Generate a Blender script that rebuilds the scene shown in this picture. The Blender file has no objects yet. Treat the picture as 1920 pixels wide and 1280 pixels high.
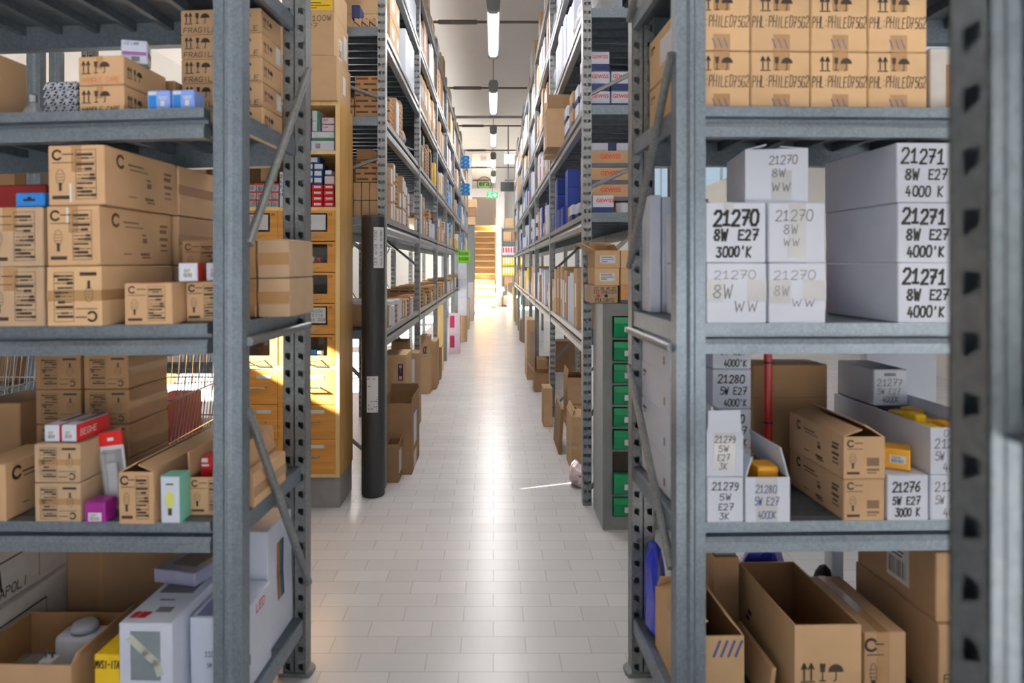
import bpy, bmesh, math, random
from mathutils import Vector, Matrix
random.seed(7)
scene = bpy.context.scene
COL = scene.collection
PI = math.pi
# ------------------------------------------------------------------ camera, sky, sun, exposure
CAMZ, F, VX, VY = 1.25, 1280.0, 925.0, 497.0          # eye height, focal length and vanishing point in pixels of the 1920x1280 frame
cd = bpy.data.cameras.new('camera'); cam = bpy.data.objects.new('camera', cd); COL.objects.link(cam)
cam.location = (0, 0, CAMZ); cam.rotation_euler = (PI/2, 0, 0)
cd.sensor_width = 36; cd.lens = 24; cd.shift_x = (960-VX)/1920; cd.shift_y = -(640-VY)/1920
cd.clip_start = 0.02
cd.dof.use_dof = True; cd.dof.focus_distance = 4.6; cd.dof.aperture_fstop = 3.2
scene.camera = cam
scene.view_settings.view_transform = 'Standard'; scene.view_settings.look = 'None'
scene.view_settings.gamma = 1; scene.view_settings.use_curve_mapping = False
scene.view_settings.exposure = -0.95
w = bpy.data.worlds.new('sky'); scene.world = w; w.use_nodes = True
bg = w.node_tree.nodes['Background']; bg.inputs[0].default_value = (0.66, 0.83, 1.0, 1); bg.inputs[1].default_value = 1.5
SUN = Vector((-.80, -.28, .42)).normalized()
sd = bpy.data.lights.new('sun', 'SUN'); so = bpy.data.objects.new('sun', sd); COL.objects.link(so)
sd.energy = 280; sd.angle = 0.009; sd.color = (1, .95, .87)
so.location = SUN*12+Vector((0, 8, 0)); so.rotation_euler = SUN.to_track_quat('Z', 'Y').to_euler()

# ------------------------------------------------------------------ materials
def lin(c):
    return tuple((v/12.92 if v <= .04045 else ((v+.055)/1.055)**2.4) for v in (x/255 for x in c))
MATS = {}
def mat(name, rgb, rough=.6, metal=0, var=.06, scale=30, hue=0, spec=.5, emit=0, coat=0):
    """a procedural surface: colour with a little noise, optionally varied from object to object"""
    if name in MATS: return MATS[name]
    m = bpy.data.materials.new(name); m.use_nodes = True; MATS[name] = m
    nt = m.node_tree; b = nt.nodes['Principled BSDF']; N = nt.nodes.new; L = nt.links.new
    c = lin(rgb)
    tc = N('ShaderNodeTexCoord'); nz = N('ShaderNodeTexNoise'); nz.inputs['Scale'].default_value = scale; nz.inputs['Detail'].default_value = 4
    L(tc.outputs['Object'], nz.inputs['Vector'])
    rp = N('ShaderNodeValToRGB'); L(nz.outputs['Fac'], rp.inputs[0])
    rp.color_ramp.elements[0].position = .3; rp.color_ramp.elements[1].position = .7
    rp.color_ramp.elements[0].color = (*[v*(1-var) for v in c], 1); rp.color_ramp.elements[1].color = (*[min(1, v*(1+var)) for v in c], 1)
    out = rp.outputs[0]
    if hue:
        oi = N('ShaderNodeObjectInfo'); mr = N('ShaderNodeMapRange'); L(oi.outputs['Random'], mr.inputs[0])
        mr.inputs[3].default_value = 1-hue; mr.inputs[4].default_value = 1+hue
        hs = N('ShaderNodeHueSaturation'); L(out, hs.inputs['Color']); L(mr.outputs[0], hs.inputs['Value']); out = hs.outputs[0]
    L(out, b.inputs['Base Color'])
    b.inputs['Roughness'].default_value = rough; b.inputs['Metallic'].default_value = metal
    b.inputs['Specular IOR Level'].default_value = spec
    if coat: b.inputs['Coat Weight'].default_value = coat; b.inputs['Coat Roughness'].default_value = .12
    if emit:
        b.inputs['Emission Color'].default_value = (*c, 1); b.inputs['Emission Strength'].default_value = emit
    return m
def galv(name, rgb, rough=.42, metal=.75, scale=70):
    if name in MATS: return MATS[name]
    m = bpy.data.materials.new(name); m.use_nodes = True; MATS[name] = m
    nt = m.node_tree; b = nt.nodes['Principled BSDF']; N = nt.nodes.new; L = nt.links.new; c = lin(rgb)
    tc = N('ShaderNodeTexCoord'); vo = N('ShaderNodeTexVoronoi'); vo.inputs['Scale'].default_value = scale; L(tc.outputs['Object'], vo.inputs['Vector'])
    nz = N('ShaderNodeTexNoise'); nz.inputs['Scale'].default_value = 9; L(tc.outputs['Object'], nz.inputs['Vector'])
    mx = N('ShaderNodeMixRGB'); mx.inputs[0].default_value = .5; L(vo.outputs['Color'], mx.inputs[1]); L(nz.outputs['Fac'], mx.inputs[2])
    bw = N('ShaderNodeRGBToBW'); L(mx.outputs[0], bw.inputs[0])
    rp = N('ShaderNodeValToRGB'); L(bw.outputs[0], rp.inputs[0])
    rp.color_ramp.elements[0].position = .25; rp.color_ramp.elements[1].position = .75
    rp.color_ramp.elements[0].color = (*[v*.82 for v in c], 1); rp.color_ramp.elements[1].color = (*[v*1.16 for v in c], 1)
    L(rp.outputs[0], b.inputs['Base Color']); b.inputs['Metallic'].default_value = metal; b.inputs['Roughness'].default_value = rough
    return m
def wood(name, rgb, axis='Z', scale=7, rough=.4, var=.16):
    if name in MATS: return MATS[name]
    m = bpy.data.materials.new(name); m.use_nodes = True; MATS[name] = m
    nt = m.node_tree; b = nt.nodes['Principled BSDF']; N = nt.nodes.new; L = nt.links.new; c = lin(rgb)
    tc = N('ShaderNodeTexCoord'); mp = N('ShaderNodeMapping'); L(tc.outputs['Object'], mp.inputs[0])
    s = [scale*6]*3; s['XYZ'.index(axis)] = scale*.5; mp.inputs['Scale'].default_value = s
    nz = N('ShaderNodeTexNoise'); nz.inputs['Scale'].default_value = 1; nz.inputs['Detail'].default_value = 6; L(mp.outputs[0], nz.inputs['Vector'])
    rp = N('ShaderNodeValToRGB'); L(nz.outputs['Fac'], rp.inputs[0])
    rp.color_ramp.elements[0].position = .3; rp.color_ramp.elements[1].position = .7
    rp.color_ramp.elements[0].color = (*[v*(1-var) for v in c], 1); rp.color_ramp.elements[1].color = (*[min(1, v*(1+var)) for v in c], 1)
    L(rp.outputs[0], b.inputs['Base Color']); b.inputs['Roughness'].default_value = rough
    return m
def pattern(name, base, ink, sx, sz, fill=.5, rot=0):
    """rows of printed dashes on a box"""
    if name in MATS: return MATS[name]
    m = bpy.data.materials.new(name); m.use_nodes = True; MATS[name] = m
    nt = m.node_tree; b = nt.nodes['Principled BSDF']; N = nt.nodes.new; L = nt.links.new
    tc = N('ShaderNodeTexCoord'); cx = N('ShaderNodeSeparateXYZ'); L(tc.outputs['Object'], cx.inputs[0])
    ad = N('ShaderNodeMath'); ad.operation = 'ADD'; L(cx.outputs[0], ad.inputs[0]); L(cx.outputs[1], ad.inputs[1])
    cb = N('ShaderNodeCombineXYZ'); L(ad.outputs[0], cb.inputs[0]); L(cx.outputs[2], cb.inputs[1])
    mp = N('ShaderNodeMapping'); L(cb.outputs[0], mp.inputs[0]); mp.inputs['Rotation'].default_value = (0, 0, rot)
    br = N('ShaderNodeTexBrick'); L(mp.outputs[0], br.inputs['Vector']); br.offset = .5
    br.inputs['Scale'].default_value = 1; br.inputs['Brick Width'].default_value = sx; br.inputs['Row Height'].default_value = sz
    br.inputs['Mortar Size'].default_value = sz*(1-fill)*.5; br.inputs['Mortar Smooth'].default_value = .05
    br.inputs['Color1'].default_value = (*lin(ink), 1); br.inputs['Color2'].default_value = (*lin(ink), 1); br.inputs['Mortar'].default_value = (*lin(base), 1)
    L(br.outputs['Color'], b.inputs['Base Color']); b.inputs['Roughness'].default_value = .65
    return m
def clear(name, tint=(1, 1, 1), gloss=.08, rough=.03, haze=0):
    if name in MATS: return MATS[name]
    m = bpy.data.materials.new(name); m.use_nodes = True; MATS[name] = m
    nt = m.node_tree; N = nt.nodes.new; L = nt.links.new
    for n in list(nt.nodes):
        if n.type == 'BSDF_PRINCIPLED': nt.nodes.remove(n)
    t = N('ShaderNodeBsdfTransparent'); t.inputs[0].default_value = (*tint, 1)
    g = N('ShaderNodeBsdfGlossy'); g.inputs['Roughness'].default_value = rough
    mx = N('ShaderNodeMixShader'); mx.inputs[0].default_value = gloss; L(t.outputs[0], mx.inputs[1]); L(g.outputs[0], mx.inputs[2])
    o = mx
    if haze:
        d = N('ShaderNodeBsdfDiffuse'); d.inputs[0].default_value = (.85, .88, .9, 1)
        m2 = N('ShaderNodeMixShader'); m2.inputs[0].default_value = haze; L(o.outputs[0], m2.inputs[1]); L(d.outputs[0], m2.inputs[2]); o = m2
    L(o.outputs[0], nt.nodes['Material Output'].inputs[0])
    return m
GAL = galv('galvanised_steel', (120, 132, 144), .42, .7, 150)
GAL2 = galv('galvanised_steel_dull', (136, 140, 143), .45, .65, 150)
GALA = galv('galvanised_rack_steel', (158, 162, 164), .4, .55, 150)  # lighter steel copy, its colour makes up for weak aisle light
GALN = galv('galvanised_steel_shaded', (108, 118, 126), .5, .7, 120)  # darker steel copy, the near post's shade put into its colour
GALD = galv('galvanised_shelf_pan', (94, 103, 112), .5, .6)
CB = mat('cardboard', (186, 152, 116), .75, var=.05, scale=14, hue=.1)
CB2 = mat('cardboard_light', (200, 166, 126), .75, var=.05, scale=14, hue=.08)
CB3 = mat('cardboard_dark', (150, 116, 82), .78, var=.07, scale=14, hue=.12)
CBG = mat('cardboard_greyed', (176, 150, 122), .78, var=.06, scale=14)
CBIN = mat('cardboard_inside', (150, 112, 74), .8, var=.05)
WH = mat('white_card', (224, 230, 246), .6, var=.025, scale=12, hue=.03)
WH2 = mat('white_coated_card', (220, 227, 246), .4, var=.02)
PAPER = mat('white_paper', (236, 238, 242), .6, var=.02)
INK = mat('black_marker_ink', (22, 21, 24), .6)
INKG = mat('grey_pencil_ink', (112, 112, 116), .7)
INKP = mat('black_print_on_card', (56, 44, 36), .7)
INKF = mat('faded_print_on_card', (120, 94, 68), .7)
INKB = mat('blue_print', (60, 80, 140), .6)
TAPE = mat('brown_packing_tape', (168, 132, 92), .18, var=.05, coat=.5)
TAPEW = mat('clear_tape_on_white', (206, 208, 212), .15, var=.03, coat=.6)
RED = mat('red_card', (196, 28, 34), .4)
REDT = mat('red_paint', (168, 20, 26), .35)
DRED = mat('dark_red_card', (130, 14, 20), .5)
BLUE = mat('bright_blue_card', (30, 120, 205), .45)
LBLUE = mat('light_blue_card', (128, 160, 232), .45)
NAVY = mat('navy_blue_card', (30, 44, 98), .5)
ROYAL = mat('royal_blue_plastic', (18, 44, 190), .3, coat=.4)
YEL = mat('yellow_card', (240, 200, 30), .45)
YELO = mat('orange_yellow_card', (232, 166, 30), .45)
LIME = mat('lime_green_card', (130, 220, 40), .5)
GREEN = mat('green_plastic_bin', (0, 128, 82), .35)
DGREEN = mat('green_card', (20, 110, 60), .5)
TEAL = mat('teal_card', (120, 196, 180), .45)
PURP = mat('magenta_purple_card', (150, 30, 140), .45)
BLACK = mat('black_card', (24, 24, 26), .5)
BLKP = mat('black_plastic_tube', (42, 42, 44), .5, var=.1, scale=60)
GREYC = mat('grey_blue_band', (88, 96, 116), .5)
GREYP = mat('grey_painted_metal', (116, 120, 120), .45, var=.05)
GREYL = mat('light_grey_painted_metal', (176, 184, 190), .45, var=.04)
WPL = mat('white_plastic', (222, 224, 232), .3)
PINK = mat('pink_white_card', (232, 214, 226), .5)
MAGS = mat('magenta_print', (170, 30, 90), .5)
WOODO = wood('orange_beech_veneer', (212, 150, 70), 'X', 6)
WOODV = wood('beech_side_panel', (196, 152, 88), 'Z', 6)
WOODE = wood('pale_beech_edge', (238, 204, 140), 'Z', 6, var=.08)
WOODS = wood('stair_oak', (206, 160, 112), 'X', 6)
DARKIN = mat('interior_shade', (48, 40, 36), .7)  # dark colour stands for the shade inside both cabinets
CHROME = mat('chrome_wire', (190, 195, 200), .22, metal=1)
PIPE = mat('dark_steel_rod', (88, 80, 76), .5, metal=.3)
GLASS = clear('thin_glass', (.92, .95, .95), .07)
FILM = clear('clear_plastic_film', (.93, .95, .97), .16, .12, .22)
BUBBLE = clear('cloudy_plastic_bag', (.8, .83, .86), .12, .25, .5)
STRIPE = pattern('cardboard_printed_rows', (186, 142, 98), (104, 72, 46), .09, .032, .34)
STRIPE2 = pattern('cardboard_printed_diagonals', (206, 172, 132), (92, 70, 52), .06, .03, .26, .7)
BLUEPAT = pattern('blue_printed_rows', (30, 130, 205), (160, 205, 235), .09, .06, .3, .6)
FACEPAT = pattern('white_stock_label_rows', (222, 214, 204), (140, 116, 96), .05, .028, .3)

# ------------------------------------------------------------------ mesh building
class MB:
    def __init__(s): s.v = []; s.f = []; s.m = []
    def add(s, vs, fs, mi=0):
        o = len(s.v); s.v += [tuple(p) for p in vs]; s.f += [tuple(i+o for i in f) for f in fs]; s.m += [mi]*len(fs); return s
    def box(s, x0, x1, y0, y1, z0, z1, mi=0, M=None):
        vs = [Vector((x, y, z)) for z in (z0, z1) for y in (y0, y1) for x in (x0, x1)]
        if M: vs = [M @ p for p in vs]
        return s.add(vs, [(0, 2, 3, 1), (4, 5, 7, 6), (0, 1, 5, 4), (1, 3, 7, 5), (3, 2, 6, 7), (2, 0, 4, 6)], mi)
    def tube(s, p0, p1, r, n=10, mi=0, r2=None, caps=True):
        p0, p1 = Vector(p0), Vector(p1); q = (p1-p0).to_track_quat('Z', 'Y'); r2 = r if r2 is None else r2
        vs = []
        for p, rr in ((p0, r), (p1, r2)):
            for k in range(n):
                a = 2*PI*k/n; vs.append(p+q @ Vector((rr*math.cos(a), rr*math.sin(a), 0)))
        fs = [(k, (k+1) % n, n+(k+1) % n, n+k) for k in range(n)]
        if caps: fs += [tuple(range(n-1, -1, -1)), tuple(range(n, 2*n))]
        return s.add(vs, fs, mi)
    def path(s, pts, r, n=8, mi=0):
        for a, b in zip(pts, pts[1:]): s.tube(a, b, r, n, mi)
        return s
    def lathe(s, prof, n=20, mi=0, c=(0, 0, 0), M=None):
        vs = []
        for r, z in prof:
            for k in range(n):
                a = 2*PI*k/n; p = Vector((c[0]+r*math.cos(a), c[1]+r*math.sin(a), c[2]+z)); vs.append(M @ p if M else p)
        fs = [(i*n+k, i*n+(k+1) % n, (i+1)*n+(k+1) % n, (i+1)*n+k) for i in range(len(prof)-1) for k in range(n)]
        fs += [tuple(range(n-1, -1, -1)), tuple((len(prof)-1)*n+k for k in range(n))]
        return s.add(vs, fs, mi)
    def extr(s, poly, f0, f1, mi=0):
        """closed polygon swept between two mappings of its 2-D points"""
        n = len(poly); vs = [f0(*p) for p in poly]+[f1(*p) for p in poly]
        fs = [(k, (k+1) % n, n+(k+1) % n, n+k) for k in range(n)]+[tuple(range(n-1, -1, -1)), tuple(range(n, 2*n))]
        return s.add(vs, fs, mi)
    def slots(s, x0, x1, y, z0, z1, pitch, ins, mi=0, flip=False, side=None):
        """sheet facing -y (or along side) pierced by one slot per pitch"""
        n = int((z1-z0)/pitch)
        for k in range(n):
            a, b = z0+k*pitch, z0+(k+1)*pitch
            if k == n-1: b = z1
            w_ = x1-x0; xa, xb = x0+ins*w_, x1-ins*w_; zt, zb = a+pitch*.72, a+pitch*.28
            inner = [(xa, zb+.4*(zt-zb)), (xb, zb), (xb, zt), (xa, zt)]
            if flip: inner = [(xa, zb), (xb, zb+.4*(zt-zb)), (xb, zt), (xa, zt)]
            outer = [(x0, a), (x1, a), (x1, b), (x0, b)]
            f = (lambda p: (p[0], y, p[1])) if side is None else (lambda p: (side, p[0], p[1]))
            s.add([f(p) for p in outer+inner], [(0, 1, 5, 4), (1, 2, 6, 5), (2, 3, 7, 6), (3, 0, 4, 7)], mi)
        return s
    def build(s, name, mats, parent=None, loc=None, rot=None, smooth=False, bevel=0):
        me = bpy.data.meshes.new(name); me.from_pydata(s.v, [], s.f)
        if not isinstance(mats, (list, tuple)): mats = [mats]
        for m in mats: me.materials.append(m)
        me.polygons.foreach_set('material_index', s.m)
        if smooth: me.polygons.foreach_set('use_smooth', [True]*len(me.polygons))
        me.update()
        o = bpy.data.objects.new(name, me); COL.objects.link(o)
        if parent is not None: o.parent = parent
        if loc is not None: o.location = loc
        if rot is not None: o.rotation_euler = rot
        if bevel:
            md = o.modifiers.new('bevel', 'BEVEL'); md.width = bevel; md.segments = 2; md.limit_method = 'ANGLE'
        return o
def tag(o, label=None, cat=None, group=None, kind=None):
    if label: o['label'] = label
    if cat: o['category'] = cat
    if group: o['group'] = group
    if kind: o['kind'] = kind
    return o
def empty(name, label, cat, M=None, group=None):
    o = bpy.data.objects.new(name, None); COL.objects.link(o); o.empty_display_size = .1
    if M is not None: o.matrix_world = M
    return tag(o, label, cat, group)
CBOX = {}
def cbox_mesh(wd, dp, ht, m, r=.002, seg=1):
    key = (round(wd, 4), round(dp, 4), round(ht, 4), m.name)
    if key in CBOX: return CBOX[key]
    bm = bmesh.new(); bmesh.ops.create_cube(bm, size=1)
    for v in bm.verts: v.co = Vector((v.co.x*wd, v.co.y*dp, (v.co.z+.5)*ht))
    bmesh.ops.bevel(bm, geom=bm.edges[:], offset=min(r, .2*min(wd, dp, ht)), segments=seg, affect='EDGES')
    me = bpy.data.meshes.new('box'); bm.to_mesh(me); bm.free(); me.materials.append(m)
    CBOX[key] = me
    return me
DIM = {}
def block(name, wd, dp, ht, m, M, label=None, cat=None, group=None, r=.0025):
    """a closed carton standing on its base at matrix M, front towards -y"""
    o = bpy.data.objects.new(name, cbox_mesh(wd, dp, ht, m, r)); COL.objects.link(o); o.matrix_world = M
    DIM[o.name] = (wd, dp, ht)
    return tag(o, label, cat, group)
def face_map(o, face):
    wd, dp, ht = DIM[o.name]; e = .0008
    if face == 'F': return wd, ht, lambda s, t: (s-wd/2, -dp/2-e, t)
    if face == 'L': return dp, ht, lambda s, t: (-wd/2-e, dp/2-s, t)
    if face == 'R': return dp, ht, lambda s, t: (wd/2+e, s-dp/2, t)
    if face == 'T': return wd, dp, lambda s, t: (s-wd/2, t-dp/2, ht+e)
# --- pen strokes: every character is a few polylines on a 4 x 6 grid
G = {
'0': [[(1, 0), (0, 1.6), (0, 4.4), (1, 6), (3, 6), (4, 4.4), (4, 1.6), (3, 0), (1, 0)]], '1': [[(.2, 4.4), (2.1, 6), (2.1, 0)], [(.4, 0), (3.8, 0)]],
'2': [[(0, 4.8), (1, 6), (3, 6), (3.8, 4.8), (3.4, 3.4), (0, 0), (4, 0)]], '3': [[(.2, 6), (3.8, 6), (1.8, 3.6), (3.6, 2.8), (4, 1.3), (2.8, 0), (1, 0), (0, .8)]],
'4': [[(1.6, 6), (0, 2), (4, 2)], [(2.8, 3.8), (2.8, 0)]], '5': [[(3.8, 6), (.6, 6), (.3, 3.4), (2.6, 3.7), (4, 2.3), (3.4, .5), (1.6, 0), (0, .6)]],
'6': [[(3.4, 6), (1, 4), (0, 1.8), (1, 0), (3, 0), (4, 1.5), (3, 3), (1, 2.8), (.2, 1.8)]], '7': [[(0, 6), (4, 6), (1.4, 0)], [(.8, 3), (3.6, 3)]],
'8': [[(2, 3.2), (.4, 4.4), (1, 6), (3, 6), (3.6, 4.4), (2, 3.2), (0, 1.6), (1, 0), (3, 0), (4, 1.6), (2, 3.2)]], '9': [[(3.8, 4.4), (2.8, 6), (1, 6), (.2, 4.4), (1, 3), (3, 3.2), (3.8, 4.4), (3.4, 1.6), (2, 0), (.6, .2)]],
'A': [[(0, 0), (2, 6), (4, 0)], [(.8, 2.2), (3.2, 2.2)]], 'B': [[(0, 0), (0, 6), (2.8, 6), (3.5, 4.6), (2.6, 3.2), (0, 3.2)], [(2.6, 3.2), (4, 1.7), (3, 0), (0, 0)]],
'C': [[(4, 5), (3, 6), (1, 6), (0, 4.4), (0, 1.6), (1, 0), (3, 0), (4, 1)]], 'D': [[(0, 0), (0, 6), (2.4, 6), (4, 4.2), (4, 1.8), (2.4, 0), (0, 0)]],
'E': [[(4, 6), (0, 6), (0, 0), (4, 0)], [(0, 3.1), (3, 3.1)]], 'F': [[(4, 6), (0, 6), (0, 0)], [(0, 3.1), (3, 3.1)]],
'G': [[(4, 5), (3, 6), (1, 6), (0, 4.4), (0, 1.6), (1, 0), (3, 0), (4, 1.4), (4, 2.8), (2.4, 2.8)]], 'H': [[(0, 0), (0, 6)], [(4, 0), (4, 6)], [(0, 3), (4, 3)]],
'I': [[(2, 0), (2, 6)]], 'J': [[(3, 6), (3, 1.4), (2, 0), (.8, .2), (0, 1.4)]], 'K': [[(.4, 0), (.4, 6)], [(3.8, 6), (.4, 2.8), (4, 0)]], 'L': [[(0, 6), (0, 0), (3.8, 0)]],
'M': [[(0, 0), (.3, 6), (2, 2.4), (3.7, 6), (4, 0)]], 'N': [[(0, 0), (0, 6), (4, 0), (4, 6)]], 'O': [[(1, 0), (0, 1.6), (0, 4.4), (1, 6), (3, 6), (4, 4.4), (4, 1.6), (3, 0), (1, 0)]],
'P': [[(0, 0), (0, 6), (2.8, 6), (4, 4.6), (2.8, 3), (0, 3)]], 'R': [[(0, 0), (0, 6), (2.8, 6), (4, 4.6), (2.8, 3), (0, 3)], [(2, 3), (4, 0)]],
'S': [[(3.8, 5), (3, 6), (1, 6), (.2, 4.6), (1, 3.3), (3, 2.7), (3.8, 1.4), (3, 0), (1, 0), (.2, 1)]], 'T': [[(0, 6), (4, 6)], [(2, 6), (2, 0)]],
'U': [[(0, 6), (0, 1.4), (1, 0), (3, 0), (4, 1.4), (4, 6)]], 'V': [[(0, 6), (2, 0), (4, 6)]], 'W': [[(0, 6), (1, 0), (2, 4.4), (3, 0), (4, 6)]],
'X': [[(0, 0), (4, 6)], [(0, 6), (4, 0)]], 'Y': [[(0, 6), (2, 3), (4, 6)], [(2, 3), (2, 0)]], 'Z': [[(0, 6), (4, 6), (0, 0), (4, 0)]],
':': [[(1.6, 1), (2.2, 1.2)], [(1.6, 4), (2.2, 4.2)]], '.': [[(1.6, 0), (2.3, .3)]], '-': [[(.6, 3), (3.4, 3)]], '/': [[(0, 0), (3.6, 6)]], "'": [[(2, 6.4), (1.9, 5)]],
}
def stroke(mb, pts, lw, f):
    for (a, b) in zip(pts, pts[1:]):
        a, b = Vector(a), Vector(b); d = b-a
        if d.length < 1e-6: continue
        d.normalize(); n = Vector((-d.y, d.x))*lw/2; a = a-d*lw*.4; b = b+d*lw*.4
        mb.add([f(*(a+n)), f(*(a-n)), f(*(b-n)), f(*(b+n))], [(0, 1, 2, 3)])
def text_strokes(mb, f, txt, x, y, h, wd=None, lw=.1, slant=.08, wob=.04, rnd=None, hand=True):
    rnd = rnd or random.Random(hash(txt) % 1000 if False else sum(map(ord, txt)))
    adv = (wd/len(txt)) if wd else h*.8
    for k, ch in enumerate(txt):
        jx, jy = (rnd.uniform(-wob, wob)*h, rnd.uniform(-wob, wob)*h) if hand else (0, 0)
        sc = rnd.uniform(.92, 1.06) if hand else 1
        for pl in G.get(ch, []):
            pts = []
            for (a, b) in pl:
                px = (a/4*.74*adv + slant*(b/6)*h)*sc + x + k*adv + jx
                py = b/6*h*sc + y + jy
                pts.append((px, py))
            stroke(mb, pts, lw*h, f)
def write(o, face, lines, ink=INK, lw=.11, name='handwriting', hand=True, slant=.08, turn=False):
    """lines of (text, left, baseline, height, width) as fractions of the face"""
    fw, fh, f = face_map(o, face); mb = MB()
    if turn:
        f0 = f; fw, fh = fh, fw; f = lambda s, t: f0(fh-t, s)
    for (t, x, y, h, wd) in lines: text_strokes(mb, f, t, x*fw, y*fh, h*fh, wd*fw, lw, slant, hand=hand)
    return mb.build(name, ink, o)
def patch(o, face, x0, x1, y0, y1, m, name='label', lift=1):
    fw, fh, f = face_map(o, face); mb = MB()
    ps = [(x0, y0), (x1, y0), (x1, y1), (x0, y1)]; a = [Vector(f(x*fw, y*fh)) for x, y in ps]
    c = Vector((0, 0, DIM[o.name][2]/2)); nrm = (a[1]-a[0]).cross(a[3]-a[0]).normalized()
    if nrm.dot(a[0]-c) < 0: nrm = -nrm
    base = [p-nrm*.0012 for p in a]; top = [p+nrm*(-.0006+.0003*lift) for p in a]
    mb.add(base+top, [(0, 1, 2, 3), (4, 5, 6, 7), (0, 1, 5, 4), (1, 2, 6, 5), (2, 3, 7, 6), (3, 0, 4, 7)])
    return mb.build(name, m, o)
def rects(o, face, rs, m, name='print'):
    fw, fh, f = face_map(o, face); mb = MB()
    for (x0, x1, y0, y1) in rs: mb.add([f(x0*fw, y0*fh), f(x1*fw, y0*fh), f(x1*fw, y1*fh), f(x0*fw, y1*fh)], [(0, 1, 2, 3)])
    return mb.build(name, m, o)
def handling(o, face, x, y, s, ink=INKP):
    """two up arrows, a goblet and an umbrella; s is their height as a share of the face height"""
    fw, fh, f = face_map(o, face); mb = MB(); u = s*fh; x *= fw; y *= fh
    for k in (0, .38):
        stroke(mb, [(x+k*u, y+.1*u), (x+k*u, y+.9*u)], .1*u, f)
        stroke(mb, [(x+(k-.13)*u, y+.68*u), (x+k*u, y+.95*u), (x+(k+.13)*u, y+.68*u)], .1*u, f)
    stroke(mb, [(x-.15*u, y), (x+.55*u, y)], .08*u, f)
    q = x+1.0*u
    mb.add([f(q-.16*u, y+.95*u), f(q+.16*u, y+.95*u), f(q+.12*u, y+.5*u), f(q-.12*u, y+.5*u)], [(0, 1, 2, 3)])
    stroke(mb, [(q, y+.5*u), (q, y+.05*u)], .07*u, f); stroke(mb, [(q-.14*u, y+.04*u), (q+.14*u, y+.04*u)], .08*u, f)
    q = x+1.72*u; pts = [(q+.42*u*math.cos(a), y+.5*u+.42*u*math.sin(a)) for a in [PI*k/8 for k in range(9)]]
    mb.add([f(*p) for p in pts], [tuple(range(9))]); stroke(mb, [(q, y+.5*u), (q, y+.08*u), (q-.12*u, y+.02*u)], .07*u, f)
    return mb.build('handling_symbols', ink, o)
def ringlogo(mb, f, cx, cy, r, lw, a0=40, a1=320):
    pts = [(cx+r*math.cos(math.radians(a)), cy+r*math.sin(math.radians(a))) for a in range(a0, a1+1, 20)]
    stroke(mb, pts, lw, f)
def bulbprint(o, face, rot=False, ink=INKP, full=True):
    """printed end panel of a lamp carton: round logo, bulb outline, boxed table, small lines"""
    fw, fh, f = face_map(o, face); mb = MB(); W, H = fw, fh
    if rot:
        f0 = f; f = lambda s, t: f0(W-s, H-t)
    ringlogo(mb, f, .17*W, .84*H, .075*H, .035*H)
    stroke(mb, [(.27*W, .85*H), (.46*W, .85*H)], .02*H, f); stroke(mb, [(.08*W, .71*H), (.46*W, .71*H)], .014*H, f)
    pts = [(.22*W+.075*W*math.cos(a), .47*H+.13*H*math.sin(a)) for a in [2*PI*k/14 for k in range(15)]]; stroke(mb, pts, .008*H, f)
    stroke(mb, [(.22*W, .36*H), (.22*W, .26*H)], .05*H, f)
    for k in range(3): stroke(mb, [(.17*W, (.42+.05*k)*H), (.27*W, (.42+.05*k)*H)], .008*H, f)
    stroke(mb, [(.1*W, .13*H), (.36*W, .13*H)], .06*H, f)
    if full:
        fr = [(.5*W, .1*H), (.86*W, .1*H), (.86*W, .92*H), (.5*W, .92*H), (.5*W, .1*H)]; stroke(mb, fr, .008*H, f)
        r = random.Random(3)
        for yy in (.84, .78, .68, .6, .5, .44, .36, .28, .22, .16):
            a = .53; 
            while a < .8:
                b = min(.84, a+r.uniform(.04, .13)); stroke(mb, [(a*W, yy*H), (b*W, yy*H)], r.choice((.014, .03, .045))*H, f); a = b+.03
        for yy in (.72, .56, .4): stroke(mb, [(.5*W, yy*H), (.86*W, yy*H)], .007*H, f)
    return mb.build('print', ink, o)
def sideprint(o, face, ink=INKF):
    fw, fh, f = face_map(o, face); mb = MB(); W, H = fw, fh
    ringlogo(mb, f, .2*W, .78*H, .1*H, .05*H)
    for (x0, x1, y, l) in ((.3, .5, .76, .03), (.32, .56, .68, .02), (.55, .6, .55, .03), (.57, .6, .45, .09), (.53, .64, .2, .05), (.55, .66, .14, .03), (.82, .92, .75, .05), (.82, .9, .65, .07), (.82, .92, .5, .06), (.83, .9, .38, .05), (.82, .92, .28, .03), (.3, .4, .2, .02)):
        stroke(mb, [(x0*W, y*H), (x1*W, y*H)], l*H, f)
    return mb.build('print', ink, o)
def barcode(o, face, x0, x1, y0, y1, m=PAPER, name='shipping_label'):
    lb = patch(o, face, x0, x1, y0, y1, m, name)
    fw, fh, f = face_map(o, face); mb = MB(); r = random.Random(int(x0*100)+5)
    W, H = (x1-x0), (y1-y0); x = x0+.12*W
    while x < x1-.14*W:
        b = r.choice((.015, .03))*W; stroke(mb, [((x)*fw, (y0+.12*H)*fh), ((x)*fw, (y0+.5*H)*fh)], b*fw, f); x += b*r.choice((1.8, 2.4))+.01*W
    for q in (.62, .72, .84): stroke(mb, [((x0+.12*W)*fw, (y0+q*H)*fh), ((x0+r.uniform(.5, .85)*W)*fw, (y0+q*H)*fh)], .035*H*fh, f)
    b = mb.build('barcode', INK, lb)
    return lb
def tape(o, face='F', x0=.4, x1=.6, m=TAPE, y0=.72, y1=1):
    return patch(o, face, x0, x1, y0, y1, m, 'tape')
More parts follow.
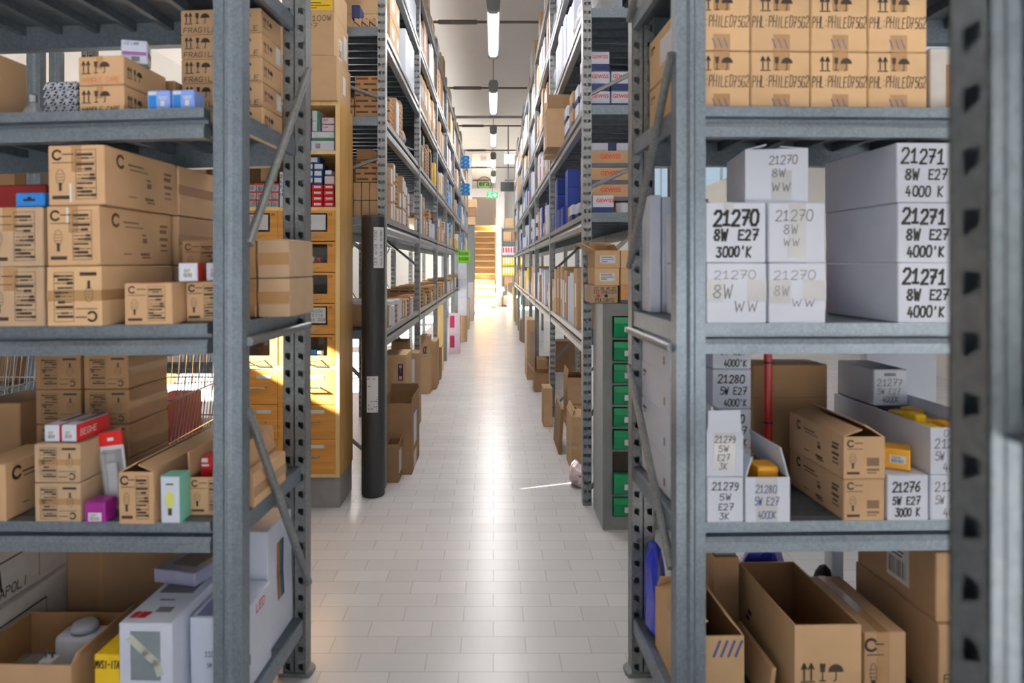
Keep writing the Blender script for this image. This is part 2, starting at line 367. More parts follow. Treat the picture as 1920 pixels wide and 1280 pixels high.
def open_box(name, wd, dp, ht, m, M, label, cat, flaps, minside=CBIN, group=None, th=.004, fl=None):
    """an open carton: four walls and a base, flaps {side: angle from upright, outwards}"""
    mb = MB(); t = th
    mb.box(-wd/2, wd/2, -dp/2, -dp/2+t, 0, ht); mb.box(-wd/2, wd/2, dp/2-t, dp/2, 0, ht)
    mb.box(-wd/2, -wd/2+t, -dp/2+t, dp/2-t, 0, ht); mb.box(wd/2-t, wd/2, -dp/2+t, dp/2-t, 0, ht)
    mb.box(-wd/2+t, wd/2-t, -dp/2+t, dp/2-t, 0, t)
    for (x0, x1, y0, y1) in ((-wd/2+t, wd/2-t, -dp/2+t, -dp/2+t+.0006), (-wd/2+t, wd/2-t, dp/2-t-.0006, dp/2-t), (-wd/2+t, -wd/2+t+.0006, -dp/2+t, dp/2-t), (wd/2-t-.0006, wd/2-t, -dp/2+t, dp/2-t)):
        mb.box(x0, x1, y0, y1, t, ht-.001, 1)
    o = mb.build(name, [m, minside]); o.matrix_world = M; DIM[o.name] = (wd, dp, ht); tag(o, label, cat, group)
    for side, val in flaps.items():
        ang, ln = val if isinstance(val, tuple) else (val, min(wd, dp)*.48)
        a = math.radians(ang); mb = MB()
        if side in 'LR':
            sg = -1 if side == 'L' else 1; out = Vector((sg*math.sin(a), 0, math.cos(a))); p = Vector((sg*(wd/2-t/2), 0, ht)); ax = Vector((0, dp/2-.004, 0))
        else:
            sg = -1 if side == 'F' else 1; out = Vector((0, sg*math.sin(a), math.cos(a))); p = Vector((0, sg*(dp/2-t/2), ht)); ax = Vector((wd/2-.004, 0, 0))
        nn = ax.normalized().cross(out)*.0016; q = p+out*ln
        mb.add([p-ax-nn, p+ax-nn, q+ax*.97-nn, q-ax*.97-nn, p-ax+nn, p+ax+nn, q+ax*.97+nn, q-ax*.97+nn],
               [(0, 1, 2, 3), (7, 6, 5, 4), (0, 4, 5, 1), (1, 5, 6, 2), (2, 6, 7, 3), (3, 7, 4, 0)])
        mb.build('flap', m, o)
    return o
def blob(name, c, s, m, label, cat, seed=1, rough=.25, M=None, parent=None, group=None):
    bm = bmesh.new(); bmesh.ops.create_icosphere(bm, subdivisions=3 if m is not ROYAL else 2, radius=1); r = random.Random(seed)
    dirs = [Vector((r.gauss(0, 1), r.gauss(0, 1), r.gauss(0, 1))).normalized() for _ in range(26)]
    for v in bm.verts:
        n = v.co.normalized(); k = sum(max(0, n.dot(d)-.72) for d in dirs)
        q = n*(1-rough*.5+rough*k*1.6); v.co = Vector((q.x*s[0], q.y*s[1], max(-.72, q.z)*s[2]+.72*s[2]))
    for i in range(3):
        lo_, hi_ = min(v.co[i] for v in bm.verts), max(v.co[i] for v in bm.verts)
        a_, b_ = ((-s[i], s[i]) if i < 2 else (0, 1.72*s[2]))
        for v in bm.verts: v.co[i] = a_+(v.co[i]-lo_)/(hi_-lo_)*(b_-a_)
    me = bpy.data.meshes.new(name); bm.to_mesh(me); bm.free(); me.materials.append(m)
    o = bpy.data.objects.new(name, me); COL.objects.link(o); o.location = c
    if parent: o.parent = parent
    return tag(o, label, cat, group)
def bold(txt, size, m, M, name='printed_name', parent=None, off=.012):
    cu = bpy.data.curves.new('t', 'FONT'); cu.body = txt; cu.size = size; cu.offset = off*size; cu.align_x = 'CENTER'
    ob = bpy.data.objects.new('t', cu); COL.objects.link(ob); bpy.context.view_layer.update()
    me = bpy.data.meshes.new_from_object(ob.evaluated_get(bpy.context.evaluated_depsgraph_get()))
    bpy.data.objects.remove(ob); me.materials.clear(); me.materials.append(m)
    o = bpy.data.objects.new(name, me); COL.objects.link(o)
    if parent is not None: o.parent = parent; o.matrix_local = M
    else: o.matrix_world = M
    return o
FRONT = Matrix.Rotation(PI/2, 4, 'X')
def at(px, py, d):
    """the point of the place seen at a pixel, d metres from the lens along the aisle"""
    return Vector(((px-VX)/F*d, d, CAMZ-(py-VY)/F*d))
def T(x, y, z, rz=0): return Matrix.Translation((x, y, z)) @ Matrix.Rotation(rz, 4, 'Z')

# ------------------------------------------------------------------ the setting
def struct(o, label=None): return tag(o, label, None, None, 'structure')
def tile_floor():
    m = bpy.data.materials.new('glazed_floor_tiles'); m.use_nodes = True
    nt = m.node_tree; b = nt.nodes['Principled BSDF']; N = nt.nodes.new; L = nt.links.new
    tc = N('ShaderNodeTexCoord'); br = N('ShaderNodeTexBrick'); L(tc.outputs['Object'], br.inputs['Vector']); br.offset = .5
    br.inputs['Scale'].default_value = 1; br.inputs['Brick Width'].default_value = .212; br.inputs['Row Height'].default_value = .1
    br.inputs['Mortar Size'].default_value = .0019; br.inputs['Mortar Smooth'].default_value = .3; br.inputs['Bias'].default_value = 0
    br.inputs['Color1'].default_value = (*lin((208, 207, 209)), 1); br.inputs['Color2'].default_value = (*lin((216, 215, 216)), 1); br.inputs['Mortar'].default_value = (*lin((186, 182, 180)), 1)
    nz = N('ShaderNodeTexNoise'); nz.inputs['Scale'].default_value = 2.2; nz.inputs['Detail'].default_value = 5; L(tc.outputs['Object'], nz.inputs['Vector'])
    mr = N('ShaderNodeMapRange'); L(nz.outputs['Fac'], mr.inputs[0]); mr.inputs[3].default_value = .9; mr.inputs[4].default_value = 1.06
    hs = N('ShaderNodeHueSaturation'); L(br.outputs['Color'], hs.inputs['Color']); L(mr.outputs[0], hs.inputs['Value']); L(hs.outputs[0], b.inputs['Base Color'])
    b.inputs['Roughness'].default_value = .26
    bp = N('ShaderNodeBump'); bp.inputs['Strength'].default_value = .35; bp.inputs['Distance'].default_value = .0015; bp.invert = True; L(br.outputs['Fac'], bp.inputs['Height'])
    n2 = N('ShaderNodeTexNoise'); n2.inputs['Scale'].default_value = 14; L(tc.outputs['Object'], n2.inputs['Vector'])
    b2 = N('ShaderNodeBump'); b2.inputs['Strength'].default_value = .12; b2.inputs['Distance'].default_value = .002; L(n2.outputs['Fac'], b2.inputs['Height']); L(bp.outputs[0], b2.inputs['Normal']); L(b2.outputs[0], b.inputs['Normal'])
    return m
WALL = mat('white_wall_plaster', (226, 224, 222), .8, var=.02, scale=3)
CEIL = mat('white_ceiling_plaster', (216, 212, 209), .85, var=.025, scale=2)
MEZZ = mat('taupe_wall_plaster', (192, 176, 164), .8, var=.02, scale=3)
XL, XR, YF, YB, ZC = -5.5, 5.0, 26.0, -2.5, 4.75
struct(MB().box(XL-.2, XR+.2, -5, YF, -.1, 0).build('floor', tile_floor()), 'pale glazed brick-bond floor tiles running down the aisle')
FD = 21.0; ZL = 5.9
struct(MB().box(XL-.2, XR+.2, YB, FD+.25, ZC, ZC+.15).build('ceiling', CEIL), 'plain white ceiling above the racks')
struct(MB().box(XL-.2, XR+.2, FD+.25, YF, ZL, ZL+.15).build('ceiling_landing', CEIL), 'white ceiling over the upper landing')
struct(MB().box(XL-.2, XL, FD+.25, YF, ZC, ZL).build('wall_landing_left', WALL), 'unseen upper wall added to block the sun, left of the landing')  # upper walls out of view, added to keep sun and sky out
struct(MB().box(XR, XR+.2, FD+.25, YF, ZC, ZL).build('wall_landing_right', WALL), 'unseen upper wall added to block the sky, right of the landing')
# left wall with its windows; the high ones are unseen, placed to cast sun patches
WINS = [(1.78, 2.14, 2.97, 3.36), (3.3, 3.75, 3.9, 4.2), (5.2, 8.6, 1.0, 2.3), (9.2, 12.6, 1.0, 2.3), (13.2, 15.4, 1.0, 2.3), (16.6, 19.4, 2.1, 3.7)]
mb = MB(); ys = sorted({YB, YF}|{a for w_ in WINS for a in w_[:2]})
for a, b in zip(ys, ys[1:]):
    hole = [w_ for w_ in WINS if w_[0] <= a+1e-6 and w_[1] >= b-1e-6]
    if hole:
        mb.box(XL-.2, XL, a, b, 0, hole[0][2]); mb.box(XL-.2, XL, a, b, hole[0][3], ZC)
    else: mb.box(XL-.2, XL, a, b, 0, ZC)
struct(mb.build('wall_left', WALL), 'white outer wall pierced by windows behind the left racks')
for k, (a, b, c, d) in enumerate(WINS):
    mb = MB(); t = .035
    mb.box(XL-.12, XL-.06, a, b, c, c+t).box(XL-.12, XL-.06, a, b, d-t, d).box(XL-.12, XL-.06, a, a+t, c+t, d-t).box(XL-.12, XL-.06, b-t, b, c+t, d-t)
    if b-a > 1: mb.box(XL-.12, XL-.06, (a+b)/2-t/2, (a+b)/2+t/2, c+t, d-t)
    wn = struct(mb.build('window_%d' % (k+1), WPL), 'white framed window in the left wall, high ones placed for sun patches')
    MB().box(XL-.095, XL-.09, a+t, b-t, c+t, d-t).build('pane', GLASS, wn)
struct(MB().box(XL-.2, -2.2, YB-.2, YB, 0, ZC).box(1.9, XR+.2, YB-.2, YB, 0, ZC).box(-2.2, 1.9, YB-.2, YB, 3.0, ZC).build('wall_front', WALL), 'unseen white wall behind the viewer, its wide doorway sized for daylight')  # added behind the camera; wall and doorway limit the sky light
CLER = [(2.0, 6.5, 3.1, 4.5), (7.5, 12.0, 3.1, 4.5), (13.0, 17.5, 3.1, 4.5), (18.5, 23.0, 3.1, 4.5)]  # unseen windows, added so that sky light reaches the ceiling
mb = MB().box(XR, XR+.2, YB, YF, 0, 3.1).box(XR, XR+.2, YB, YF, 4.5, ZC)
for a, b in zip([YB]+[c[1] for c in CLER], [c[0] for c in CLER]+[YF]): mb.box(XR, XR+.2, a, b, 3.1, 4.5)
struct(mb.build('wall_right', WALL), 'plain white wall with added high windows behind the right racks')
for k, (a, b, c, d) in enumerate(CLER):
    mb = MB(); t = .04
    mb.box(XR+.06, XR+.12, a, b, c, c+t).box(XR+.06, XR+.12, a, b, d-t, d).box(XR+.06, XR+.12, a, a+t, c+t, d-t).box(XR+.06, XR+.12, b-t, b, c+t, d-t).box(XR+.06, XR+.12, (a+b)/2-t/2, (a+b)/2+t/2, c+t, d-t)
    wn = struct(mb.build('window_%d' % (len(WINS)+k+1), WPL), 'unseen high window added in the right wall to light the ceiling')
    MB().box(XR+.085, XR+.09, a+t, b-t, c+t, d-t).build('pane', GLASS, wn)
# far wall: a tall opening for the stairs, a lintel, a landing wall behind
xo0, xo1 = at(885, 0, FD).x, at(930, 0, FD).x; zl0, zl1 = at(0, 368, FD).z, at(0, 353, FD).z; zt = at(0, 273, FD).z
mb = MB(); mb.box(XL, xo0, FD, FD+.25, 0, ZC).box(xo1, at(946, 0, FD).x, FD-.1, FD+.25, 0, ZC).box(at(946, 0, FD).x, XR, FD+.55, FD+.75, 0, ZC)
mb.box(xo0, xo1, FD, FD+.25, zl0, zl1)
mb.box(xo0, xo1, FD, FD+.25, min(zt, ZC-.02), ZC)
struct(mb.build('wall_back', WALL), 'white end wall with the stair opening at the far end of the aisle')
struct(MB().box(xo0-.6, xo1+.9, YF-1.2, YF-1.0, 0, ZL).build('wall_landing', MEZZ), 'taupe wall of the upper landing behind the stair opening')
struct(MB().box(XL, XR, YF-.1, YF, 0, ZC).build('wall_far', WALL), 'white outer wall at the very end')

# staircase
sc_ = empty('staircase', 'wooden staircase rising through the opening at the far end of the aisle', 'staircase')
sx0, sx1 = at(881, 0, 20.4).x, at(931, 0, 20.4).x
for i in range(13):
    d = 20.2+.25*i; z = .2*(i+1)
    x0, x1 = (sx0, sx1) if d+.29 < FD-.1 else (xo0+.02, xo1-.03)
    mb = MB().box(x0, x1, d-.035, d+.275, z-.04, z, 1).box(x0+.008, x1-.008, d+.01, d+.03, z-.2, z-.04)
    mb.build('step', [WOODS, WOODE], sc_)  # treads paler than risers, the lit nosing line put into the colour
MB().extr([(20.9, 1.0), (20.9, .8), (23.3, 2.7), (23.3, 2.9)], lambda y, z: (xo1-.03, y+.3, z), lambda y, z: (xo1-.005, y+.3, z)).build('stringer', WOODE, sc_)
b = block('cardboard_box', .3, .25, .24, CB2, T(at(898, 0, 19.7).x, 19.7, 0), 'tan carton on the sunlit floor before the stairs', 'box')
b = block('cardboard_box', .16, .2, .24, CB2, T(at(926, 0, 19.9).x, 19.9, 0), 'small tan carton at the right foot of the stairs', 'box')
# landing wall details
D2 = YF-1.2
lg = empty('wall_logo', 'round green logo sign on the landing wall', 'sign', T(at(908, 345, D2).x, D2, at(908, 345, D2).z))
R_ = 14.0/F*D2
mb = MB(); n = 48
for k in range(n):
    a0, a1 = 2*PI*k/n, 2*PI*(k+1)/n
    ps = [(R_*.9*math.cos(a0), R_*.9*math.sin(a0)), (R_*math.cos(a0), R_*math.sin(a0)), (R_*math.cos(a1), R_*math.sin(a1)), (R_*.9*math.cos(a1), R_*.9*math.sin(a1))]
    mb.add([(x, -.03, z) for x, z in ps]+[(x, 0, z) for x, z in ps], [(0, 1, 2, 3), (0, 4, 5, 1), (2, 6, 7, 3)])
mb.build('ring', mat('dark_green_paint', (30, 74, 36), .5), lg)
mb = MB(); mb.extr([(R_*.86*math.cos(a), R_*.86*math.sin(a)) for a in [PI*(1+k/16) for k in range(17)]], lambda x, z: (x, -.02, z+.05), lambda x, z: (x, 0, z+.05)).build('panel', mat('pale_green_paint', (150, 190, 120), .5), lg)
bold('era', .3, MATS['dark_green_paint'], Matrix.Translation((0, -.031, -.06)) @ FRONT, 'lettering', lg, .02)
SPOT = mat('warm_lamp_glow', (255, 226, 176), .5, emit=14)
for k, (px, q) in enumerate(((888, 'left'), (908, 'middle'), (927, 'right'))):
    p = at(px, 311, D2-.08)
    sl = empty('wall_spotlight', '%s one of the three small wall spots above the green logo' % q, 'lamp', T(p.x, p.y, p.z), 'wall spots on the landing')
    MB().lathe([(.04, .0), (.06, .03), (.075, .14), (.05, .16)], 12).build('shade', SPOT, sl)
    MB().box(-.02, .02, .0, .08, .05, .09).build('bracket', GREYP, sl)
    la = bpy.data.lights.new('spot_light', 'POINT'); la.energy = 14; la.color = (1, .9, .78); la.shadow_soft_size = .06
    lo = bpy.data.objects.new('spot_light', la); COL.objects.link(lo); lo.parent = sl; lo.location = (0, -.25, .02)
vg = empty('wall_vent', 'small grey grille high on the landing wall', 'vent', T(at(907, 298, D2).x, D2-.02, at(907, 298, D2).z))
MB().box(-.1, -.005, -.02, .02, .005, .09).box(.005, .1, -.02, .02, .005, .09).box(-.1, -.005, -.02, .02, -.09, -.005).box(.005, .1, -.02, .02, -.09, -.005).build('louvre', mat('mauve_grey_metal', (140, 130, 140), .5), vg)
# exit sign and hanging monitor
es = empty('exit_sign', 'lit green emergency exit sign hung above the stair opening', 'sign', T(at(923, 366, 17.5).x, 17.5, at(923, 366, 17.5).z))
MB().box(-.14, .14, -.03, .03, -.075, .075).build('panel', mat('lit_green_sign', (20, 170, 96), .4, emit=1.4), es)
mb = MB(); stroke(mb, [(-.1, -.04), (-.06, .0), (-.07, .05)], .02, lambda s, t: (s, -.032, t)); stroke(mb, [(-.06, 0), (-.02, -.05)], .02, lambda s, t: (s, -.032, t)); stroke(mb, [(.02, 0), (.1, 0)], .025, lambda s, t: (s, -.032, t)); stroke(mb, [(.06, .04), (.1, 0), (.06, -.04)], .02, lambda s, t: (s, -.032, t))
mb.build('pictogram', mat('lit_white_symbol', (240, 255, 248), .4, emit=2), es); MB().tube((0, 0, .075), (0, 0, ZC-at(923, 366, 17.5).z), .008).build('hanger', GREYP, es)
p = at(953, 350, 17.0); tv = empty('monitor', 'black monitor hanging near the right end of the aisle', 'monitor', T(p.x, p.y, p.z))
MB().box(-.19, .19, -.04, .04, -.115, .115).build('screen', BLACK, tv, bevel=.006); MB().tube((0, .03, .1), (0, .03, ZC-p.z), .015).build('hanger', GREYP, tv)

# tie rods and ceiling lamps
names = ['nearest', 'second nearest', 'third', 'fourth', 'fifth', 'farthest']
for k in range(6):
    y = 7.47+2.78*k; z = 3.9
    tr = empty('tie_rod', '%s dark steel tie rod crossing under the ceiling' % names[k], 'tie rod', T(0, y, z), 'ceiling tie rods')
    MB().tube((XL+.01, 0, .02), (XR-.01, 0, -.0), .015, 8).build('rod', PIPE, tr)
    MB().tube((-.6, 0, .01), (-.18, 0, .008), .025, 10).build('turnbuckle', PIPE, tr)
TUBE = mat('lit_fluorescent_diffuser', (250, 250, 255), .5, emit=6)
def ceiling_lamp(x, y, label, power=74):
    z = 3.72
    t = empty('ceiling_lamp', label, 'lamp', T(x, y, z), 'fluorescent lamps over the racks')
    MB().extr([(-.065, .0), (.065, 0), (.05, .07), (-.05, .07)], lambda a, b: (a, .08, b), lambda a, b: (a, 1.45, b)).build('housing', GREYP, t)
    MB().extr([(-.055, 0), (-.05, -.05), (-.03, -.075), (.03, -.075), (.05, -.05), (.055, 0)], lambda a, b: (a, .08, b), lambda a, b: (a, 1.45, b)).build('diffuser', TUBE, t)
    for y0, y1 in ((0, .08), (1.45, 1.53)): MB().extr([(-.068, .03), (-.06, -.06), (-.035, -.085), (.035, -.085), (.06, -.06), (.068, .03), (.045, .08), (-.045, .08)], lambda a, b, q=y0: (a, q, b), lambda a, b, q=y1: (a, q, b)).build('end_cap', GREYP, t)
    for yy in (.3, 1.23): MB().tube((0, yy, .07), (0, yy, ZC-z), .006, 6).build('hanger', PIPE, t)
    MB().tube((0, 1.53, .03), (0, 2.95, .03), .007, 6).build('cable', PIPE, t)
    la = bpy.data.lights.new('lamp_light', 'AREA'); la.shape = 'RECTANGLE'; la.size = .1; la.size_y = 1.3; la.energy = power; la.color = (1, .98, .97)
    lo = bpy.data.objects.new('lamp_light', la); COL.objects.link(lo); lo.parent = t; lo.location = (0, .76, -.09)
for k in range(5):
    ceiling_lamp(0.0, 6.4+3.0*k, '%s fluorescent lamp hanging over the aisle' % ['nearest', 'second', 'third', 'fourth', 'farthest'][k])
ceiling_lamp(0.0, 3.4, 'fluorescent lamp over the near part of the aisle, above the frame', power=62)
for x, q in ((-2.6, 'left'), (2.6, 'right')):  # side lamps out of view, added to brighten the aisle
    for k in range(2): ceiling_lamp(x, 7.2+5*k, '%s fluorescent lamp added unseen over the %s side aisle' % (['nearer', 'farther'][k], q))

# ------------------------------------------------------------------ front shelving units
D = .51
LV = [2.01, 1.628, 1.112, .640, .179]
BEAM = [(.006, 0), (.006, -.024), (.03, -.026), (.03, -.036), (.012, -.038), (.004, -.05), (.004, -.073), (.04, -.073), (.04, 0)]
def front_unit(label, M, sg, W, roll=0, name='shelving_unit', H=2.35, braces=(), levels=LV):
    t = empty(name, label, 'shelving unit', M)
    pw = .07
    def X(a): return sg*a
    RR = Matrix.Rotation(roll, 4, 'Y')
    for (xa, far) in ((0, 0), (W-pw, 1)):
        # front upright: smooth web with a raised rib, flanges turned back
        x0 = min(X(xa), X(xa+pw)); mb = MB()
        prof = [(0, 0), (.024, 0), (.031, -.007), (.039, -.007), (.046, 0), (pw, 0), (pw, .045), (.052, .045), (.052, .04), (.066, .04), (.066, .004), (.004, .004), (.004, .04), (.018, .04), (.018, .045), (0, .045)]
        mb.extr(prof, lambda a, b: (x0+a, b, 0), lambda a, b: (x0+a, b, H))
        mb.build('upright', GAL, t)
        # rear upright: opens to the front, two slotted lips either side of a groove
        mb = MB(); yb = D
        mb.box(x0, x0+.003, yb-.05, yb, 0, H).box(x0+pw-.003, x0+pw, yb-.05, yb, 0, H).box(x0, x0+pw, yb-.003, yb, 0, H)
        mb.slots(x0, x0+.03, yb-.05, 0, H, .0525, .24, flip=False); mb.slots(x0+.04, x0+pw, yb-.05, 0, H, .0525, .24)
        mb.box(x0+.03, x0+.033, yb-.05, yb-.02, 0, H).box(x0+.037, x0+.04, yb-.05, yb-.02, 0, H)
        mb.build('upright', GAL2, t)
        for yy in (0, D-.055): 
            MB().extr([(-.012, 0), (pw+.012, 0), (pw+.018, .02), (pw+.018, .05), (pw+.004, .066), (-.004, .066), (-.018, .05), (-.018, .02)], lambda a, b: (x0+a, yy+b-.004, 0), lambda a, b: (x0+a, yy+b-.004, .012)).build('foot', GAL2, t)
    for z in levels:
        xa, xb = (.07, W-.07)
        for yy, s in ((0, 1), (D, -1)):
            MB().extr(BEAM, lambda a, b: (X(xa), yy+s*a, z+b), lambda a, b: (X(xb), yy+s*a, z+b)).build('beam', GAL, t).rotation_euler = (0, roll, 0)
        mb = MB().box(min(X(.012), X(W-.012)), max(X(.012), X(W-.012)), .041, D-.041, z-.003, z-.0005)
        k = .03
        while k < W-.05:
            a, b = sorted((X(k), X(k+.018))); mb.box(a, b, .042, D-.042, z-.03, z-.003); k += .118
        mb.build('shelf', GALD, t).rotation_euler = (0, roll, 0)
        for q in (.004, W-.02):
            a, b = sorted((X(q), X(q+.016))); MB().box(a, b, .046, D-.052, z-.045, z-.0012).build('side_rail', GAL, t).rotation_euler = (0, roll, 0)
    for (ya, za, yb, zb) in braces:
        MB().tube((X(-.003), ya, za), (X(-.003), yb, zb), .011, 10).build('brace', GAL2, t)
    return t
ML = T(-.595, 1.616, 0, -math.radians(3.0)); MR = T(.433, 1.615, 0, math.radians(1.5))
ROLL = .016                                            # the left unit's shelves sag a little to the left
front_unit('tall galvanised shelving unit filling the left foreground', ML, -1, 1.25, -ROLL, braces=((.03, 1.30, .48, 1.85), (.03, 1.066, .48, 1.066), (.03, .90, .48, .277)))
front_unit('tall galvanised shelving unit standing to the right of the aisle mouth', MR, 1, 1.15, 0, braces=((.03, 1.76, .48, 1.245), (.48, 2.0, .03, 2.3), (.03, 1.05, .48, 1.05), (.48, .94, .03, .52)))
MLR = ML @ Matrix.Rotation(-ROLL, 4, 'Y')
def ray(M, px, py, v):
    """local x and z where the sight line through a pixel meets the unit's plane y = v"""
    I = M.inverted(); o = I @ Vector((0, 0, CAMZ)); d = I.to_3x3() @ Vector(((px-VX)/F, 1, -(py-VY)/F))
    k = (v-o.y)/d.y; return o.x+k*d.x, o.z+k*d.z
def fit(M, pl, pr, v, zb, py=None, h=None, gap=.0012):
    pm = 640 if py is None else py
    x0 = ray(M, pl, pm, v)[0]+gap; x1 = ray(M, pr, pm, v)[0]-gap
    if h is None: h = ray(M, (pl+pr)/2, py, v)[1]-zb
    return x0, x1, h-.0012
def put(M, pl, pr, v, zb, dp, label, cat='box', py=None, h=None, m=CB, name='cardboard_box', rz=0, group=None, r=.0025, x=None):
    x0, x1, h = fit(M, pl, pr, v, zb, py, h)
    if x: x0, x1 = x
    return block(name, x1-x0, dp, h, m, M @ T((x0+x1)/2, v+dp/2, zb+.0006, rz), label, cat, group, r)
def putopen(M, pl, pr, v, zb, dp, label, flaps, cat='box', py=None, h=None, m=CB, name='open_carton', rz=0, minside=CBIN, group=None):
    x0, x1, h = fit(M, pl, pr, v, zb, py, h)
    return open_box(name, x1-x0, dp, h, m, M @ T((x0+x1)/2, v+dp/2, zb+.0006, rz), label, cat, flaps, minside, group)
Z1, Z2, Z3, Z4 = LV[1:]
# ---- left unit, top visible shelf
A = MLR
cols = ('left', 'right')
for c, (pl, pr) in enumerate(((339, 415), (416, 492))):
    x0, x1, _ = fit(A, pl, pr, .30, Z1, 150, .07)
    for k in range(5):
        o = block('cardboard_box', x1-x0, .154, .0688, CB, A @ T((x0+x1)/2, .378, Z1+.0006+k*.0696), 'flat arrow carton, %s pile by the left foreground upright, %s from the shelf' % (cols[c], ['lowest', 'second', 'third', 'fourth', 'topmost'][k]), 'box', 'flat arrow cartons on the upper left shelf')
        handling(o, 'F', .15, .42, .46); write(o, 'F', [('FRAGILE', .08, .06, .2, .85)], INKP, .14, 'print', hand=False)
        if c == 1:
            handling(o, 'R', .12, .3, .42)
            if k in (1, 3): patch(o, 'R', .72, .95, .2, .9, PAPER, 'shipping_label')
for k in range(2):
    o = put(A, 154, 240, .05, Z1+k*.0725, .2, ('lower' if k == 0 else 'upper')+' flat carton of the pair left of the light blue boxes', h=.072, m=CB)
    handling(o, 'F', .12, .4, .44); write(o, 'F', [('HANDLE CARE', .08, .1, .16, .85)], mat('orange_print', (196, 110, 60), .6) if k else INKP, .14, 'print', hand=False)
    handling(o, 'R', .1, .3, .4); tape(o, 'F', .4, .55, TAPE, .55, 1)
    if k: M0 = o.matrix_world.copy()
for k in range(2):
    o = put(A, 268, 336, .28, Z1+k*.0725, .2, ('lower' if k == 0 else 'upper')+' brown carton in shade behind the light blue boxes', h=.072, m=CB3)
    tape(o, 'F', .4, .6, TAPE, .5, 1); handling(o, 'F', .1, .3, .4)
lb = block('lamp_box', .062, .05, .06, WH2, M0 @ Matrix.Translation((.032, .0, .0745)) @ Matrix.Rotation(.35, 4, 'Z') @ Matrix.Rotation(.0, 4, 'X'), 'small white and purple lamp box perched on the flat cartons', 'box')
patch(lb, 'F', .05, .95, .35, .5, mat('purple_print', (150, 90, 160), .5), 'band'); patch(lb, 'F', .4, .7, .1, .3, INKG, 'picture'); patch(lb, 'R', .1, .9, .3, .55, MATS['purple_print'], 'band'); write(lb, 'F', [('LED LAMP', .1, .78, .12, .6)], INKB, .12, 'print', False)
for k, (pl, pr) in enumerate(((282, 326), (328, 372))):
    o = put(A, pl, pr, .06, Z1, .055, ('left' if k == 0 else 'right')+' light blue lamp box of the pair on the upper left shelf', h=.0585, m=LBLUE, name='lamp_box')
    patch(o, 'F', .08, .4, .2, .78, BLUE, 'picture'); patch(o, 'F', .07, .42, .8, .94, PAPER, 'name_patch'); rects(o, 'F', [(.52, .9, .68, .72), (.55, .85, .6, .64), (.6, .78, .3, .55)], PAPER, 'print')
o = put(A, 90, 152, .2, Z1, .13, 'black box printed with a white letter pattern', h=.128, m=BLACK, name='patterned_box')
for fc in 'FR': write(o, fc, [('EMEMEMEM'[k % 2:], -.02, .02+.165*k, .13, 1.0) for k in range(6)], WH, .2, 'letter_pattern', False, .5)
o = put(A, -80, -12, .12, Z1, .12, 'tall brown carton at the left edge of the upper shelf', py=98, m=CB); tape(o, 'F', .86, .93, PAPER, 0, 1)
x, z = ray(A, 53, 200, .1)
bl = empty('light_bulb', 'clear bulb lying in film beside the patterned box', 'bulb', A @ T(x, .12, Z1))
MB().lathe([(.006, .0), (.022, .01), (.026, .024), (.018, .038), (.01, .046), (.01, .052)], 14).build('globe', FILM, bl, smooth=True); MB().lathe([(.0105, .052), (.0105, .07), (.004, .074)], 12).build('cap', CHROME, bl)
# ---- left unit, middle shelf
big = [('lowest', 88, 192, 0), ('middle', 90, 190, 1), ('topmost', 94, 201, 2)]
for nm, pl, pr, k in big:
    o = put(A, pl, pr, -.03, Z2+.1425*k, .325, nm+' large printed lamp carton in the left foreground stack', h=.142, m=CB2 if k == 0 else CB, group='large printed cartons on the middle left shelf')
    bulbprint(o, 'F', rot=(k == 0)); sideprint(o, 'R') if k else None
    if k == 0: tape(o, 'F', .0, 1, TAPE, .42, .6); tape(o, 'R', .0, .35, TAPE, .42, .6)
    else: tape(o, 'F', .42, .6, TAPE, .55, 1); patch(o, 'F', .38, .42, .05 if k == 2 else .72, .36 if k == 2 else .97, PAPER, 'tape_glint')
x0, x1, _ = fit(A, 96, 196, -.03, Z2, 400, .1)
for k in range(3):
    o = block('cardboard_box', .127, .215, .14, CB, A @ T((x0+x1)/2+.002*k, .415, Z2+.0006+.1425*k), '%s large carton standing behind the front lamp carton stack' % ['lowest', 'middle', 'topmost'][k], 'box', 'large printed cartons on the middle left shelf')
    tape(o, 'R', 0, 1, TAPE, .42, .62)
for k in range(2):
    o = put(A, -25, 84.5, -.02, Z2+.1425*k, .3, ('lower' if k == 0 else 'upper')+' lamp carton cut by the left picture edge, middle shelf', h=.142, m=CBG)
    bulbprint(o, 'F'); tape(o, 'F', .3, .55, TAPE, .6, 1)
zb = Z2+.285
o = put(A, -60, 92, .12, zb, .2, 'dark red box lying behind the blue hanging box', h=.072, m=DRED, name='red_box')
o = put(A, 32, 88, .0, zb, .05, 'bright blue box with a black hanging slot on the left cartons', h=.036, m=BLUE, name='blue_box'); rects(o, 'F', [(.28, .7, .42, .58), (.42, .56, .58, .72)], BLACK, 'hanging_slot')
for k, (pl, pr) in enumerate(((233, 324), (349, 419))):
    o = put(A, pl, pr, -.015 if k == 0 else .047, Z2, .18 if k == 0 else .14, ('left' if k == 0 else 'right')+' low printed lamp carton with small white boxes above it', h=.1, m=CB, group='low printed cartons on the middle left shelf')
    bulbprint(o, 'F')
    if k: sideprint(o, 'R')
    patch(o, 'T', .35, .75, .0, .5, mat('red_film', (190, 70, 60), .3), 'film') if k == 0 else None
